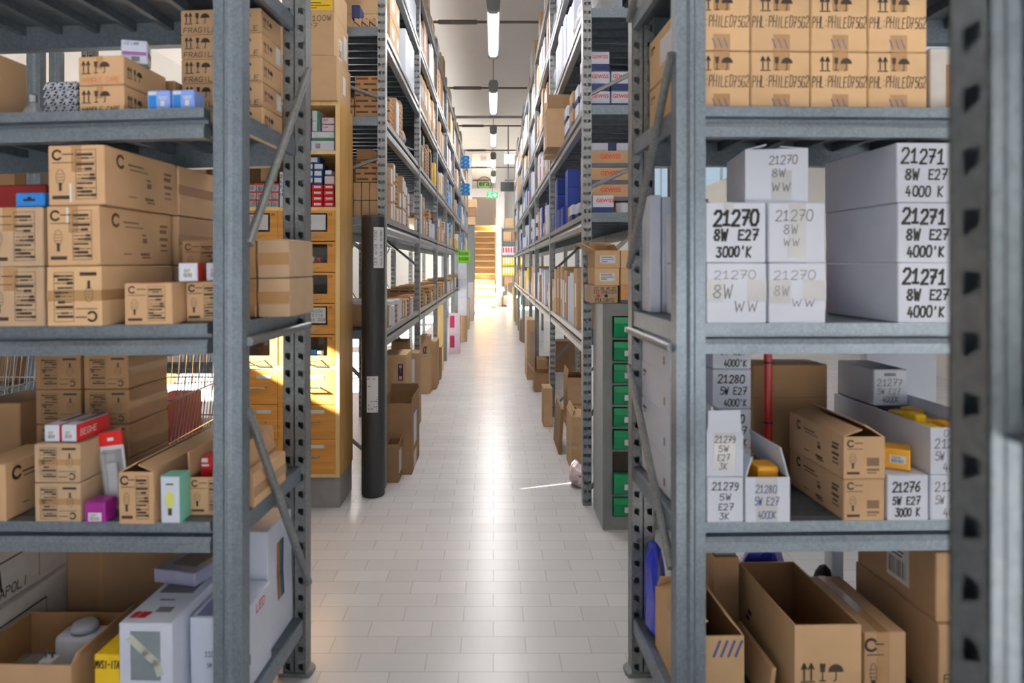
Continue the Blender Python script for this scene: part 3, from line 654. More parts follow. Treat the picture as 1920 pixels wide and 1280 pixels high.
for k in range(2):
    for c, (pl, pr, nm) in enumerate(((343, 416, 'leftmost'), (417, 482, 'middle'), (484, 545, 'rightmost'))):
        o = put(A, pl, pr, .19, Z2+k*.1035, .2, '%s taped carton in the %s tier of the back row, middle left shelf' % (nm, 'lower' if k == 0 else 'upper'), h=.103, m=CBG if c == 2 else CB3, group='back row of taped cartons on the middle left shelf')
        if c == 0 and k: bulbprint(o, 'F')
        else: tape(o, 'F', 0, 1, TAPE, .34, .66)
for k, (px, rz) in enumerate(((350, .25), (390, .12))):
    x, _ = ray(A, px, 500, .03); yk = .055+.04*k
    o = block('lamp_box', .044, .075, .044, WH2, A @ T(x, yk, Z2+.1015, rz), ('left' if k == 0 else 'right')+' small white lamp box with red side on the low cartons', 'box')
    patch(o, 'R', 0, 1, 0, 1, RED, 'side_panel'); patch(o, 'T', 0, 1, .1, 1, RED, 'top_panel'); barcode(o, 'F', .2, .8, .15, .75, PAPER, 'barcode_label')
# ---- left unit, third shelf
o = put(A, -60, 10, .0, Z3, .19, 'brown carton seen side-on at the left picture edge, third shelf', py=870, m=CB); sideprint(o, 'R', INKP)
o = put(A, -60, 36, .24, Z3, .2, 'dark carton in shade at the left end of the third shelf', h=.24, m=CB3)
for k in range(2):
    o = put(A, 59, 147, .0, Z3+.0945*k, .17, ('lower' if k == 0 else 'upper')+' printed carton under the two red and white lamp boxes', h=.094, m=CBG)
    bulbprint(o, 'F', rot=True); tape(o, 'F', .1, 1, TAPE, .45, .6)
for k, (pl, pr) in enumerate(((79, 110), (111, 142))):
    o = put(A, pl, pr, .01, Z3+.19, .13, ('left' if k == 0 else 'right')+' red and white lamp box lying on the printed cartons', h=.042, m=WH2, name='lamp_box')
    barcode(o, 'F', .2, .8, .15, .7, PAPER, 'barcode_label'); patch(o, 'R', 0, 1, 0, 1, RED, 'side_panel'); write(o, 'R', [('BEGHELLI'[:5], .1, .3, .35, .5)], PAPER, .14, 'print', False); patch(o, 'T', .25, .8, .3, .95, FILM if False else INKG, 'picture')
for c, (pl, pr) in enumerate(((64, 150), (155, 240))):
    for k in range(4):
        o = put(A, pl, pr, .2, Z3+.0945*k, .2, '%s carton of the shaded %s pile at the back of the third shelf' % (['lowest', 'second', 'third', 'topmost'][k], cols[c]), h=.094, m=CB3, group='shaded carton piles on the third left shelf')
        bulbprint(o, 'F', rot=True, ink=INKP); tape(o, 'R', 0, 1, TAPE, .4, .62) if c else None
bp = empty('blister_pack', 'tilted white blister pack with a red top', 'package', A @ T(ray(A, 219, 970, .06)[0], .073, Z3+.006) @ Matrix.Rotation(-.12, 4, 'Y'))
MB().box(-.03, .03, 0, .003, 0, .16).build('backing_card', WPL, bp); MB().box(-.03, .03, -.001, .004, .16, .195).build('top_card', RED, bp); MB().box(-.008, .008, -.0016, .0046, .172, .18).build('hanging_slot', PAPER, bp)
MB().extr([(-.024, .01), (.024, .01), (.024, .15), (-.024, .15)], lambda a, b: (a, 0, b), lambda a, b: (a*.85, -.022, .08+(b-.08)*.92)).build('blister', FILM, bp); MB().box(-.012, .012, -.016, -.001, .03, .12).build('lamp', WPL, bp, bevel=.004); MB().box(.005, .03, -.0008, .0, .001, .025).build('corner_print', RED, bp)
o = put(A, 152, 192, -.005, Z3, .05, 'small purple box with a white label, third shelf', h=.05, m=PURP, name='lamp_box'); barcode(o, 'F', .2, .85, .08, .5, PAPER, 'barcode_label')
o = putopen(A, 218, 284, -.01, Z3, .4, 'long narrow brown carton with its top flaps ajar, third shelf', {'L': (-62, .042), 'R': (-70, .042)}, h=.124, m=CB, name='open_carton'); bulbprint(o, 'F')
o = put(A, 295, 333, -.005, Z3, .05, 'white and teal bulb box with a yellow bulb picture', h=.112, m=WH2, name='lamp_box')
patch(o, 'R', 0, 1, 0, 1, TEAL, 'side_panel'); patch(o, 'T', 0, 1, 0, 1, TEAL, 'top_panel')
fw, fh, f = face_map(o, 'F'); mb = MB(); mb.add([f(fw*(.5+.24*math.cos(a)*(1 if math.sin(a) > 0 else .85)), fh*(.5+.19*math.sin(a))) for a in [2*PI*k/18 for k in range(18)]], [tuple(range(18))]); mb.build('bulb_picture', mat('pale_yellow_print', (206, 212, 110), .5), o)
rects(o, 'F', [(.4, .6, .17, .33), (.3, .7, .82, .85)], INKP, 'print')
o = putopen(A, 347, 428, .047, Z3, .3, 'open brown carton holding a red box beside the bulb box', {'L': (3, .06), 'R': (-30, .05), 'B': (-6, .06)}, h=.094, m=CB, name='open_carton'); bulbprint(o, 'F')
x0, x1, _ = fit(A, 375, 400, .09, Z3, 870, .1)
o = block('lamp_box', x1-x0, .06, .125, RED, A @ T((x0+x1)/2, .12, Z3+.0055), 'red lamp box standing inside the open carton', 'box'); rects(o, 'F', [(.1, .7, .82, .86)], PAPER, 'print'); patch(o, 'F', .1, .6, .9, .98, PAPER, 'name_patch')
o = put(A, 448, 474, .1, Z3, .22, 'plain brown carton glimpsed beside the left upright, third shelf', h=.085, m=CB); tape(o, 'R', 0, 1, TAPE, .3, .6)
# ---- left unit, bottom shelf
def xl(px, d): return ML.inverted() @ Vector(((px-VX)/F*d, d, 0))
for k in range(2):
    o = block('white_box', .3, .42, .17 if k == 0 else .15, mat('greyed_white_card', (206, 200, 196), .6), A @ T(-.86-.02*k, .235, Z4+.0006+.1712*k), ('lower' if k == 0 else 'upper')+' greyish printed box at the left end of the bottom shelf', 'box')
    write(o, 'R', [('VIA', .18, .25, .35, .2)], INK, .14, 'print', False); write(o, 'R', [('NAPOLI', .3, .1, .16, .3)], INK, .14, 'address_print', False); rects(o, 'R', [(.12, .7, .72, .75), (.7, .705, .1, .75)], INKP, 'frame_print')
tr = open_box('open_carton', .29, .25, .12, CB, A @ T(-.555, .12, Z4+.0006), 'shallow open carton full of white plastic devices, bottom left', 'box', {'R': (25, .03)})
sn = empty('motion_sensor', 'white plastic sensor with a round dome lying in the shallow carton', 'device', A @ T(-.50, .18, Z4+.006) )
MB().box(-.065, .065, -.035, .035, .0, .1).build('body', WPL, sn, bevel=.014); MB().lathe([(.034, .1), (.034, .112), (.03, .12), (.02, .125)], 24).build('dome', mat('grey_dome_plastic', (188, 190, 200), .35), sn, smooth=True)
ch = empty('plug_adapter', 'white plug adapter lying in front of the sensor', 'device', A @ T(-.55, .055, Z4+.006))
MB().box(-.07, .05, -.025, .03, 0, .055).build('body', WPL, ch, bevel=.006); MB().box(.015, .05, -.005, .03, .055, .09).build('head', WPL, ch, bevel=.004)
for q in (.024, .04): MB().tube((q, .012, .09), (q, .012, .108), .003, 8).build('pin', CHROME, ch)
for k in range(2):
    o = block('packaged_device', .11, .06, .02, FILM, A @ T(-.632,   .115+.07*k, Z4+.0065, .1*k+.05), ['left', 'right'][k]+' film-wrapped device lying flat in the shallow carton', 'package')
o = put(A, 166, 219, .0, Z4, .2, 'yellow box between the shallow carton and the white strip boxes', h=.145, m=YEL, name='yellow_box'); write(o, 'F', [('MVSI-ITA', .05, .78, .12, .9)], INKP, .16, 'print', False)
o = put(A, 221, 323, -.02, Z4, .26, 'white strip-light box with a photo on its end, left of the pair', py=1168, m=WH2, name='white_box')
M1 = o.matrix_world.copy(); H1 = DIM[o.name][2]
patch(o, 'F', .22, .78, .42, .92, mat('grey_photo_print', (120, 132, 142), .4), 'picture'); fw, fh, f = face_map(o, 'F'); mb = MB(); stroke(mb, [(.24*fw, .84*fh), (.5*fw, .7*fh), (.7*fw, .6*fh), (.76*fw, .5*fh)], .018, f); mb.build('strip_picture', mat('pale_strip_print', (196, 204, 190), .4), o)
write(o, 'F', [('LED', .1, .8, .09, .2)], INKB, .18, 'print', False, 0, True); patch(o, 'T', .12, .8, .58, .9, INKG, 'picture'); write(o, 'T', [('LED STRIP', .1, .1, .1, .3)], RED, .16, 'print', False)
rects(o, 'T', [(.45, .75, .2, .3), (.3, .6, .42, .45)], INKG, 'print')
o = put(A, 354, 450, .05, Z4, .2, 'white strip-light box behind the left upright, right of the pair', py=1158, m=WH2, name='white_box')
patch(o, 'T', .1, .8, .05, .5, mat('blue_grey_photo_print', (120, 130, 170), .4), 'picture'); rects(o, 'T', [(.2, .7, .6, .64), (.2, .6, .7, .74)], INKG, 'print'); write(o, 'F', [('110', .3, .55, .06, .2), ('5M', .34, .42, .05, .1)], INKG, .14, 'print', False); write(o, 'R', [('LED', .5, .82, .1, .3)], RED, .16, 'print', False); rects(o, 'R', [(.2, .3, .3, .42)], INKG, 'print')
H2 = DIM[o.name][2]
o = block('white_box', .13, .18, .036, mat('lavender_photo_card', (150, 150, 180), .4), M1 @ T(-.012, .15, H1+.001, -.22), 'flat lavender photo box lying across the white strip boxes', 'box'); patch(o, 'T', .2, .8, .2, .7, INKG, 'picture')
o = block('white_box', .11, .19, .335, WH2, A @ T(-.09, .362, Z4+.0006, 0), 'tall white box with a coloured string-light picture beside the brace', 'box')
fw, fh, f = face_map(o, 'R')
for k, (cx, m_) in enumerate(((.38, mat('brown_red_print', (150, 70, 40), .5)), (.48, DGREEN), (.56, mat('deep_blue_print', (40, 40, 120), .5)))):
    mb = MB(); stroke(mb, [((cx+.03)*fw, .35*fh), (cx*fw, .55*fh), ((cx+.03)*fw, .8*fh)], .017, f); mb.build('string_light_picture', m_, o)
o = block('cardboard_box', .36, .12, .34, CB3, A @ T(-.51, .44, Z4+.0006), 'large dark brown carton filling the back of the bottom left shelf', 'box'); tape(o, 'F', .27, .31, TAPE, 0, 1)
# ---- right unit, top visible shelf
B = MR
xs = [1295, 1407, 1519.5, 1627, 1739]
words = [['PHL:PHILED75G2']*4, ['PHL:PHILED75G2']*4]
ordn = ['first', 'second', 'third', 'fourth']
for r_ in range(2):
    for c in range(4):
        o = put(B, xs[c], xs[c+1], .05, Z1+.146*r_, .4 if c == 0 else .36, 'square brown lamp carton, %s from the left, %s row, upper right shelf' % (ordn[c], ['bottom', 'middle', 'top'][r_]), h=.1452, m=CB2, group='square lamp cartons on the upper right shelf')
        if r_ < 2:
            handling(o, 'F', .2, .68, .24, INKP); write(o, 'F', [('PHL:PHILED75G2', .03, .4, .19, .96)], INKP, .07)
            tape(o, 'F', .38, .66, TAPE, .68, 1); tape(o, 'F', .38, .66, TAPE, 0, .28)
            fw, fh, f = face_map(o, 'F'); mb = MB()
            for q in (.42, .52, .62): stroke(mb, [(q*fw, .05*fh), ((q-.06)*fw, .2*fh)], .0025, f)
            mb.build('pen_scribble', INKB, o)
            if c == 0:
                if r_: patch(o, 'L', .3, .62, .3, .8, PAPER, 'shipping_label')
                handling(o, 'L', .06, .7, .14, INKP)
o = put(B, 1743, 1830, .08, Z1, .35, 'tall whitish box right of the square lamp cartons', py=90, m=mat('aged_white_card', (206, 200, 196), .6), name='white_box'); patch(o, 'F', .35, 1, .1, .75, CB3, 'brown_panel')
# ---- right unit, middle shelf: white cartons with handwriting
def wbox(pl, pr, zb, h, label, lines, ink, lw, v=.0, dp=.34, tp=None, x=None):
    o = put(B, pl, pr, v, zb, dp, label, h=h, m=WH, name='white_carton')
    for (a, b, c, d) in (tp or []): patch(o, 'F', a, b, c, d, TAPEW, 'tape')
    write(o, 'F', lines, ink, lw); return o
hw = .1435
wbox(1324, 1438, Z2, hw, 'white carton marked 21270 in pencil, bottom left of its stack', [('21270', .12, .74, .13, .72), ('8W', .1, .42, .22, .36), ('WW', .46, .2, .18, .44)], INKG, .09, tp=[(0, .28, .36, .72), (.68, 1, .36, .72)])
wbox(1441, 1549, Z2, hw, 'white carton marked 21270 in pencil, bottom right of its stack', [('21270', .08, .73, .14, .76), ('8W', .08, .46, .16, .3), ('WW', .4, .28, .13, .46)], INKG, .09, tp=[(0, .38, .32, .7), (.6, 1, .38, .72)])
o1 = wbox(1322.5, 1437, Z2+.1437, hw, 'white carton boldly marked 21270 8W E27 3000K', [('21270', .13, .62, .24, .76), ('8W', .13, .37, .18, .25), ('E27', .54, .38, .17, .34), ("3000'K", .18, .1, .16, .58)], INK, .2, tp=[(.3, .46, .8, 1)])
wbox(1440, 1548, Z2+.1437, hw, 'white carton with faint 21270 8W WW, upper right of its stack', [('21270', .12, .7, .17, .68), ('8W', .26, .48, .15, .28), ('WW', .26, .28, .13, .32)], INKG, .1, tp=[(.35, .66, .08, 1)])
x0, x1, _ = fit(B, 1422, 1545, .0, Z2, 320, .1)
o = open_box('open_carton', .145, .22, .13, WH, B @ T((x0+x1)/2-.006, .135, Z2+.2885, -.16) , 'tilted white carton with torn top lying on the 21270 stack', 'box', {'L': (-76, .05), 'R': (-84, .06)}, WH)
write(o, 'F', [('21270', .38, .72, .15, .46), ('8W', .42, .48, .15, .24), ('WW', .42, .22, .16, .34)], INKG, .12); patch(o, 'F', .42, .74, .05, .6, TAPEW, 'tape')
for k in range(3):
    o = wbox([1683, 1682, 1680][k], [1795, 1795, 1793][k], Z2+.1437*k, hw, 'white carton marked 21271 8W E27 4000K, %s of the right stack' % ['lowest', 'middle', 'topmost'][k], [('21271', .08, .66, .24, .76), ('8W', .14, .38, .18, .26), ('E27', .54, .39, .17, .32), (["4000'K", "4000'K", '4000 K'][k], .16, .1, .17, .64)], INK, [.19, .19, .15][k], dp=.335)
    patch(o, 'F', .88, .97, 0, 1, TAPEW, 'tape')
for k, (a, b, hh) in enumerate(((.028, .062, .34), (.064, .094, .335), (.096, .2, .33))):
    o = block('white_box', b-a-.002, .1, hh, WH, B @ T((a+b)/2, .404, Z2+.0006), '%s upright white box standing by the rear post, middle right shelf' % ['leftmost', 'middle', 'rightmost'][k], 'box', 'upright white boxes on the middle right shelf')
    patch(o, 'L', .55, .95, .3, .8, PAPER, 'label') if k == 0 else None
o = block('cardboard_box', .16, .12, .3, CB2, B @ T(.31, .44, Z2+.0006), 'brown carton with a dark band behind the 21270 cartons', 'box'); patch(o, 'F', 0, 1, .82, .88, BLACK, 'band')
o = block('string_net_bag', .09, .1, .26, DRED, B @ T(.45, .42, Z2+.0006), 'dark red box in shade between the two white stacks', 'box')
# ---- right unit, third shelf
for k in range(4):
    o = block('white_carton', .075, .3 if k < 3 else .29, .107, WH, B @ T(.066, .305, Z3+.0006+.1076*k), '%s long white carton of the pile inside the rear right post' % ['lowest', 'second', 'third', 'topmost'][k], 'box', 'white carton pile by the rear right post')
    rects(o, 'L', [(.08, .2, .72, .8), (.1, .18, .64, .67)], INKG, 'print'); rects(o, 'L', [(.82, .86, .2, .4)], INKG, 'side_mark')
o = put(B, 1306, 1394, .0, Z3, .14, 'white carton marked 21279 5W E27 3K, under the open one', h=.108, m=WH, name='white_carton', x=(.073, .1605)); write(o, 'F', [('21279', .14, .72, .17, .76), ('5W', .34, .5, .14, .34), ('E27', .32, .28, .14, .42), ('3K', .34, .07, .14, .28)], INK, .13)
o = open_box('open_carton', .088, .14, .105, WH, B @ T(.1168, .072, Z3+.1092), 'open white carton marked 21279 with its brown flap raised', 'box', {'F': (-6, .05), 'L': (-14, .06), 'R': (-35, .045)}, CB2)
write(o, 'F', [('21279', .22, .76, .15, .6), ('5W', .32, .56, .14, .3), ('E27', .3, .36, .14, .34), ('3K', .34, .16, .14, .24)], INK, .12); patch(o, 'F', .2, .78, .1, .98, TAPEW, 'tape')
o = putopen(B, 1397, 1482, .0, Z3, .2, 'open white carton marked 21280 with a brown flap up', {'R': (-14, .07), 'L': (-20, .05)}, h=.107, m=WH, minside=CB3); write(o, 'F', [('21280', .22, .66, .17, .5), ('5W E27', .2, .38, .17, .56), ('4000K', .28, .08, .16, .42)], INKB, .12); patch(o, 'F', .24, .72, 0, 1, TAPEW, 'tape')
o = block('lamp_box', .05, .06, .118, YELO, B @ T(.233, .06, Z3+.0055), 'yellow lamp box poking out of the open 21280 carton', 'box')
for k in range(4):
    o = put(B, 1335, 1409, .25, Z3+.1085*k, .12, 'white carton marked 21280 5W E27 4000K, %s of the back pile' % ['lowest', 'second', 'third', 'topmost'][k], h=.108, m=WH, name='white_carton', group='21280 cartons at the back of the third right shelf'); write(o, 'F', [('21280', .14, .66, .2, .72), ('5W E27', .2, .36, .18, .7), ("4000'K", .3, .06, .17, .6)], INK, .15)
o = put(B, 1411, 1552, .36, Z3, .12, 'wide brown carton standing behind the red tube', py=683, m=CB3); rects(o, 'F', [(0, 1, .7, .705)], INKF, 'fold_line')
rt = empty('red_tube', 'red tube standing in front of the wide brown carton', 'tube', B @ T(ray(B, 1444, 760, .3)[0], .315, Z3+.001))
MB().tube((0, 0, 0), (0, 0, .41), .0115, 14).build('tube', REDT, rt, smooth=False)
for q in (.16, .33): MB().tube((0, 0, q), (0, 0, q+.006), .0122, 14).build('ring', INK, rt)
for k in range(2):
    if k == 0: o = put(B, 1581, 1660, .0, Z3, .28, 'lower of two long brown printed cartons, third right shelf', h=.101, m=CB)
    else: o = putopen(B, 1581, 1660, .0, Z3+.1015, .28, 'upper of two long brown printed cartons, flaps ajar, third right shelf', {'L': (-72, .05), 'R': (-58, .05)}, h=.1, m=CB, name='open_carton')
    bulbprint(o, 'F', full=False); rects(o, 'F', [(.56, .86, .3, .5), (.56, .86, .18, .24), (.56, .8, .12, .15)], INKF, 'print'); sideprint(o, 'L', INKP)
o = put(B, 1663, 1742, .0, Z3, .24, 'white carton boldly marked 21276, yellow box on top', h=.11, m=WH, name='white_carton'); write(o, 'F', [('21276', .12, .64, .2, .68), ('5W', .12, .36, .17, .22), ('E27', .46, .36, .17, .34), ('3000 K', .18, .1, .17, .62)], INK, .17)
x, _ = ray(B, 1686, 860, .05)
o = block('lamp_box', .062, .066, .05, YELO, B @ T(x, .065, Z3+.1115, -.55), 'orange-yellow lamp box turned askew on the 21276 carton', 'box'); barcode(o, 'F', .3, .85, .3, .7, PAPER, 'barcode_label'); patch(o, 'L', .15, .6, .2, .85, PAPER, 'energy_label'); rects(o, 'L', [(.2, .35, .3, .42)], GREEN, 'green_mark'); rects(o, 'L', [(.4, .52, .3, .42)], RED, 'red_mark')
o = put(B, 1744, 1830, .0, Z3, .44, 'white carton marked in faint pen, lowest at the right end, third shelf', h=.11, m=WH, name='white_carton'); write(o, 'F', [('21277', .1, .64, .2, .7), ('5W E27', .1, .36, .17, .66), ('4000K', .28, .08, .18, .6)], INKG, .11)
o = putopen(B, 1744, 1830, .0, Z3+.1105, .44, 'long white carton with torn top full of yellow packs', {'R': (30, .03)}, h=.112, m=WH, minside=WH); write(o, 'F', [('21277', .1, .56, .2, .7), ('5W E27', .1, .3, .17, .66), ('4000K', .28, .06, .18, .6), ('DIM', .3, .82, .12, .36)], INKG, .11)
W_, D_, H_ = DIM[o.name]
MO = o.matrix_world.copy()
for k in range(6):
    q = block('lamp_box', .03, .05, .1, YELO if k % 2 else YEL, MO @ T(-.02+.034*(k % 2), -.17+.062*(k//2), .0055+.008*(k % 3), .06*(k-2)), 'yellow pack in the torn white carton, %s row from the front, %s side' % (['first', 'second', 'third'][k//2], cols[k % 2]), 'box', 'yellow packs in the torn white carton')
x0, x1, _ = fit(B, 1634, 1697, .22, Z3, 715, .1)
o = block('white_carton', x1-x0, .24, .115, WH, B @ T(.59+(x1-x0)/2, .375, Z3+.224), 'white carton marked 21277 lying on the back of the long carton', 'box') if False else None
o = block('white_carton', .094, .19, .1, WH, MO @ T(.0, .12, H_+.0015), 'white carton with faint 21277 on the back of the torn carton', 'box'); write(o, 'F', [('21277', .1, .55, .18, .76), ('5W E27', .1, .32, .15, .7), ('4000K', .25, .1, .16, .5)], INKG, .1); rects(o, 'F', [(.3, .65, .82, .9)], INKG, 'print')
o = block('white_box', .22, .03, .385, WH, B @ T(.83, .485-.015, Z3+.0006), 'tall flat white box against the rear of the third right shelf', 'box'); rects(o, 'F', [(.3, .4, .62, .64)], INK, 'print')
# ---- right unit, bottom shelf
x0, x1, h = fit(B, 1490, 1617, -.015, Z4, 1172)
o = open_box('open_carton', x1-x0, .345, h, CB2, B @ T((x0+x1)/2, .16, Z4+.0006), 'tall open brown carton at the centre of the bottom right shelf', 'box', {}); handling(o, 'F', .14, .4, .2); rects(o, 'L', [(.2, .27, .5, .56), (.16, .24, .42, .47)], INKP, 'print')
MO = o.matrix_world.copy()
b_ = blob('wrapped_part', (0, 0, 0), (.05, .09, .07), BUBBLE, 'crumpled film-wrapped part inside the tall open carton', 'package', 4); b_.matrix_world = MO @ T(0, 0, .005)
o = block('cardboard_box', .068, .17, .262, CB3, B @ T(.222, .355, Z4+.0006), 'narrow tall carton with a pale side behind the open cartons', 'box'); patch(o, 'L', 0, 1, 0, 1, CB2, 'side_panel'); patch(o, 'T', .1, .9, .1, .9, PAPER, 'label')
o = open_box('open_carton', .15, .26, .165, CB2, B @ T(.107, .18, Z4+.0006), 'low brown carton with folded flaps in the near left corner, bottom right shelf', 'box', {'L': (-62, .07), 'R': (-40, .07), 'B': (-35, .05)}); fw, fh, f = face_map(o, 'F'); mb = MB()
for q in (.5, .62, .74, .86): stroke(mb, [(q*fw, .7*fh), ((q+.1)*fw, .92*fh)], .006, f)
mb.build('pen_strokes', INKB, o)
o = block('flat_carton', .012, .22, .1, CB, B @ T(.232, .13, Z4+.004) @ Matrix.Rotation(.12, 4, 'Y'), 'flattened carton wedged beside the tall open carton', 'box')
o = put(B, 1619, 1700, .02, Z4, .3, 'taped brown carton right of the tall open carton', h=.185, m=CB); tape(o, 'F', .3, .6, TAPE, .3, 1); tape(o, 'T', .35, .6, TAPE, 0, 1); bulbprint(o, 'F', full=False)
for k in range(2):
    o = block('cardboard_box', .26, .36-.02*k, .2 if k == 0 else .17, CB, B @ T(.775, .2, Z4+.0006+.2012*k, 0), ('lower' if k == 0 else 'upper')+' brown carton at the right end of the bottom shelf', 'box')
    if k: barcode(o, 'L', .42, .7, .2, .85); patch(o, 'T', .1, .5, .1, .35, PAPER, 'paper_label')
    else: write(o, 'F', [('FR', .05, .3, .1, .12)], INKP, .14, 'print', False)
o = blob('plastic_bag', (0, 0, 0), (.035, .065, .15), ROYAL, 'shiny blue plastic bag behind the near left carton, bottom right shelf', 'bag', 9, .5); o.matrix_world = B @ T(.058, .386, Z4+.002)
o = blob('plastic_bag', (0, 0, 0), (.1, .045, .155), ROYAL, 'blue plastic bag behind the tall open carton', 'bag', 12, .5); o.matrix_world = B @ T(.385, .415, Z4+.002)
o = blob('dark_bag', (0, 0, 0), (.05, .06, .11), mat('dark_fabric', (40, 36, 34), .8), 'dark crumpled bag in shade behind the taped carton', 'bag', 5, .4); o.matrix_world = B @ T(.545, .4, Z4+.002)
o = block('white_box', .034, .05, .3, WH, B @ T(.606, .31+.12, Z4+.0006), 'slim white box standing at the back of the bottom right shelf', 'box')
# ---- near unit on the right: only its rear upright and shelf ends come into view
MN = T(.408, .095, 0, 0)
nu = empty('shelving_unit', 'nearest galvanised unit, its slotted upright blurred at the right picture edge', 'shelving unit', MN)
def slot_post(x0, y0, H=2.4):
    mb = MB(); 
    mb.slots(y0, y0+.045, 0, 0, H, .0525, .26, side=x0)                # slotted side towards the aisle
    mb.box(x0, x0+.004, y0+.045, y0+.052, 0, H).box(x0+.011, x0+.0125, y0+.002, y0+.05, 0, H)  # inner plate added behind the slots to keep them dark
    mb.box(x0, x0+.0095, y0-.001, y0+.003, 0, H).box(x0+.0095, x0+.0105, y0-.001, y0+.012, 0, H).box(x0+.0125, x0+.0135, y0-.001, y0+.012, 0, H).box(x0+.0135, x0+.024, y0-.001, y0+.003, 0, H).box(x0+.06, x0+.07, y0-.001, y0+.003, 0, H)
    mb.box(x0+.067, x0+.07, y0, y0+.052, 0, H).box(x0, x0+.07, y0+.049, y0+.052, 0, H)
    return mb
slot_post(0, .465).build('upright', GALN, nu); slot_post(0, -.005).build('upright', GALN, nu); slot_post(.93, .465).build('upright', GALN, nu); slot_post(.93, -.005).build('upright', GALN, nu)
for z in LV:
    MB().box(.07, .93, .47, .505, z-.073, z).build('beam', GAL, nu); MB().box(.07, .93, .0, .035, z-.073, z).build('beam', GAL, nu); MB().box(.01, .99, .036, .469, z-.004, z).build('shelf', GALD, nu)

# ------------------------------------------------------------------ wooden cabinet on the left
def zc(py, d=3.5): return CAMZ-(py-VY)/F*d
CX0, CX1, CY0, CY1 = -1.385, -.788, 3.5, 3.825
wc = empty('wooden_cabinet', 'tall beech cabinet with glazed doors and drawers, left of the aisle', 'cabinet', T(0, 0, 0))
ztop, zbot = zc(190), zc(895)
for x0, x1 in ((CX0, CX0+.022), (CX1-.022, CX1)):
    MB().box(x0, x1, CY0+.004, CY1, zbot, ztop).build('side_panel', WOODV, wc); MB().box(x0, x1, CY0, CY0+.004, zbot, ztop).build('edge_strip', WOODE, wc)
MB().box(CX0+.022, CX1-.022, CY0+.002, CY1, ztop-.02, ztop).build('top_panel', WOODE, wc)
MB().box(CX0+.022, CX1-.022, CY0+.002, CY1, zbot, zbot+.018).build('bottom_panel', WOODE, wc)
MB().box(CX0+.022, CX1-.022, CY1-.008, CY1, zbot+.018, ztop-.02).build('back_panel', CB3, wc)
for py in (285, 391): MB().box(CX0+.022, CX1-.022, CY0+.004, CY1-.008, zc(py)-.01, zc(py)+.008).build('shelf', WOODE, wc)
MB().box(CX0+.022, CX1-.022, CY0+.001, CY1-.008, zc(692), zc(686)).build('ledge', WOODE, wc)
MB().box(-1.105, -1.074, CY0+.002, CY1-.008, zbot+.018, zc(395)).build('centre_stile', WOODO, wc)
MB().box(CX0+.01, CX1-.004, CY0+.02, CY1-.01, 0, zbot).build('plinth', mat('grey_laminate', (150, 150, 150), .35), wc)
colx = [(-1.362, -1.106), (-1.073, -.811)]
dh = (zc(394)-zc(685))/5
dl = {(1, 0): [('41', .5)], (1, 3): [('PEL GU10', .1), ('BIANCO', .3)], (0, 0): [('G4 20W', .2)]}
for c, (x0, x1) in enumerate(colx):
    for r_ in range(5):
        zt_ = zc(394)-dh*r_-.002; zb_ = zt_-dh+.004
        dr = MB().box(x0, x0+.04, CY0, CY0+.018, zb_, zt_).box(x1-.04, x1, CY0, CY0+.018, zb_, zt_).box(x0+.04, x1-.04, CY0, CY0+.018, zb_, zb_+.046).box(x0+.04, x1-.04, CY0, CY0+.018, zt_-.012, zt_).build('door', WOODO, wc)
        MB().box(x0+.041, x1-.041, CY0+.006, CY0+.009, zb_+.046, zt_-.012).build('pane', GLASS, dr)
        xm = (x0+x1)/2; MB().path([(xm-.035, CY0, zb_+.024), (xm-.03, CY0-.02, zb_+.022), (xm+.04, CY0-.02, zb_+.02), (xm+.06, CY0, zb_+.026)], .003, 6).build('handle', CHROME, dr)
        mb = MB(); text_strokes(mb, lambda a, b: (a, CY0-.0006, b), '%d' % (91+r_+(0 if c else 50)), x1-.034, zt_-.026, .013, .022, .13); mb.build('number', INK, dr)
        MB().box(x0+.03, x1-.03, CY0+.1, CY0+.103, zb_, zt_).build('shade_panel', DARKIN, wc)  # dark sheet standing for shade behind the glass
        if r_ in (0, 3):
            lx0, lx1 = (x0+.075, x1-.05); lp = MB().box(lx0, lx1, CY0+.002, CY0+.005, zb_+.056, zt_-.02).build('paper_label', PAPER, dr)
            mb = MB(); tx = ['PEL 6106', 'PERFETTA', 'BARRA 20W', '12 V'] if r_ else (['GU5.3', '20W', 'G4'] if c == 0 else ['', '  41'])
            for i, t_ in enumerate(tx): text_strokes(mb, lambda a, b: (a, CY0+.0014, b), t_, lx0+.015, zt_-.044-.022*i, .014, .11*len(t_)/8, .11)
            mb.build('handwriting', DGREEN if r_ else INK, lp)
        else: MB().box(x0+.045, x0+.075, CY0+.002, CY0+.005, zb_+.06, zb_+.105).build('paper_label', PAPER, dr)
dh2 = (zc(693)-zc(889))/3
for c, (x0, x1) in enumerate(((CX0+.023, -1.107), (-1.073, CX1-.023))):
    for r_ in range(3):
        zt_ = zc(693)-dh2*r_; dr = MB().box(x0 if c == 0 else x0-.032, x1, CY0, CY0+.018, zt_-dh2+.003, zt_).build('drawer', WOODO, wc)
        xm = (x0+x1)/2+(.02 if c == 0 else 0); zz = zt_-dh2*.5
        MB().path([(xm-.05, CY0, zz), (xm-.05, CY0-.022, zz), (xm+.05, CY0-.022, zz), (xm+.05, CY0, zz)], .004, 6).build('handle', CHROME, dr)
        MB().box(xm+.0, xm+.075, CY0-.0015, CY0, zt_-.045, zt_-.027).build('label_strip', PAPER, dr)
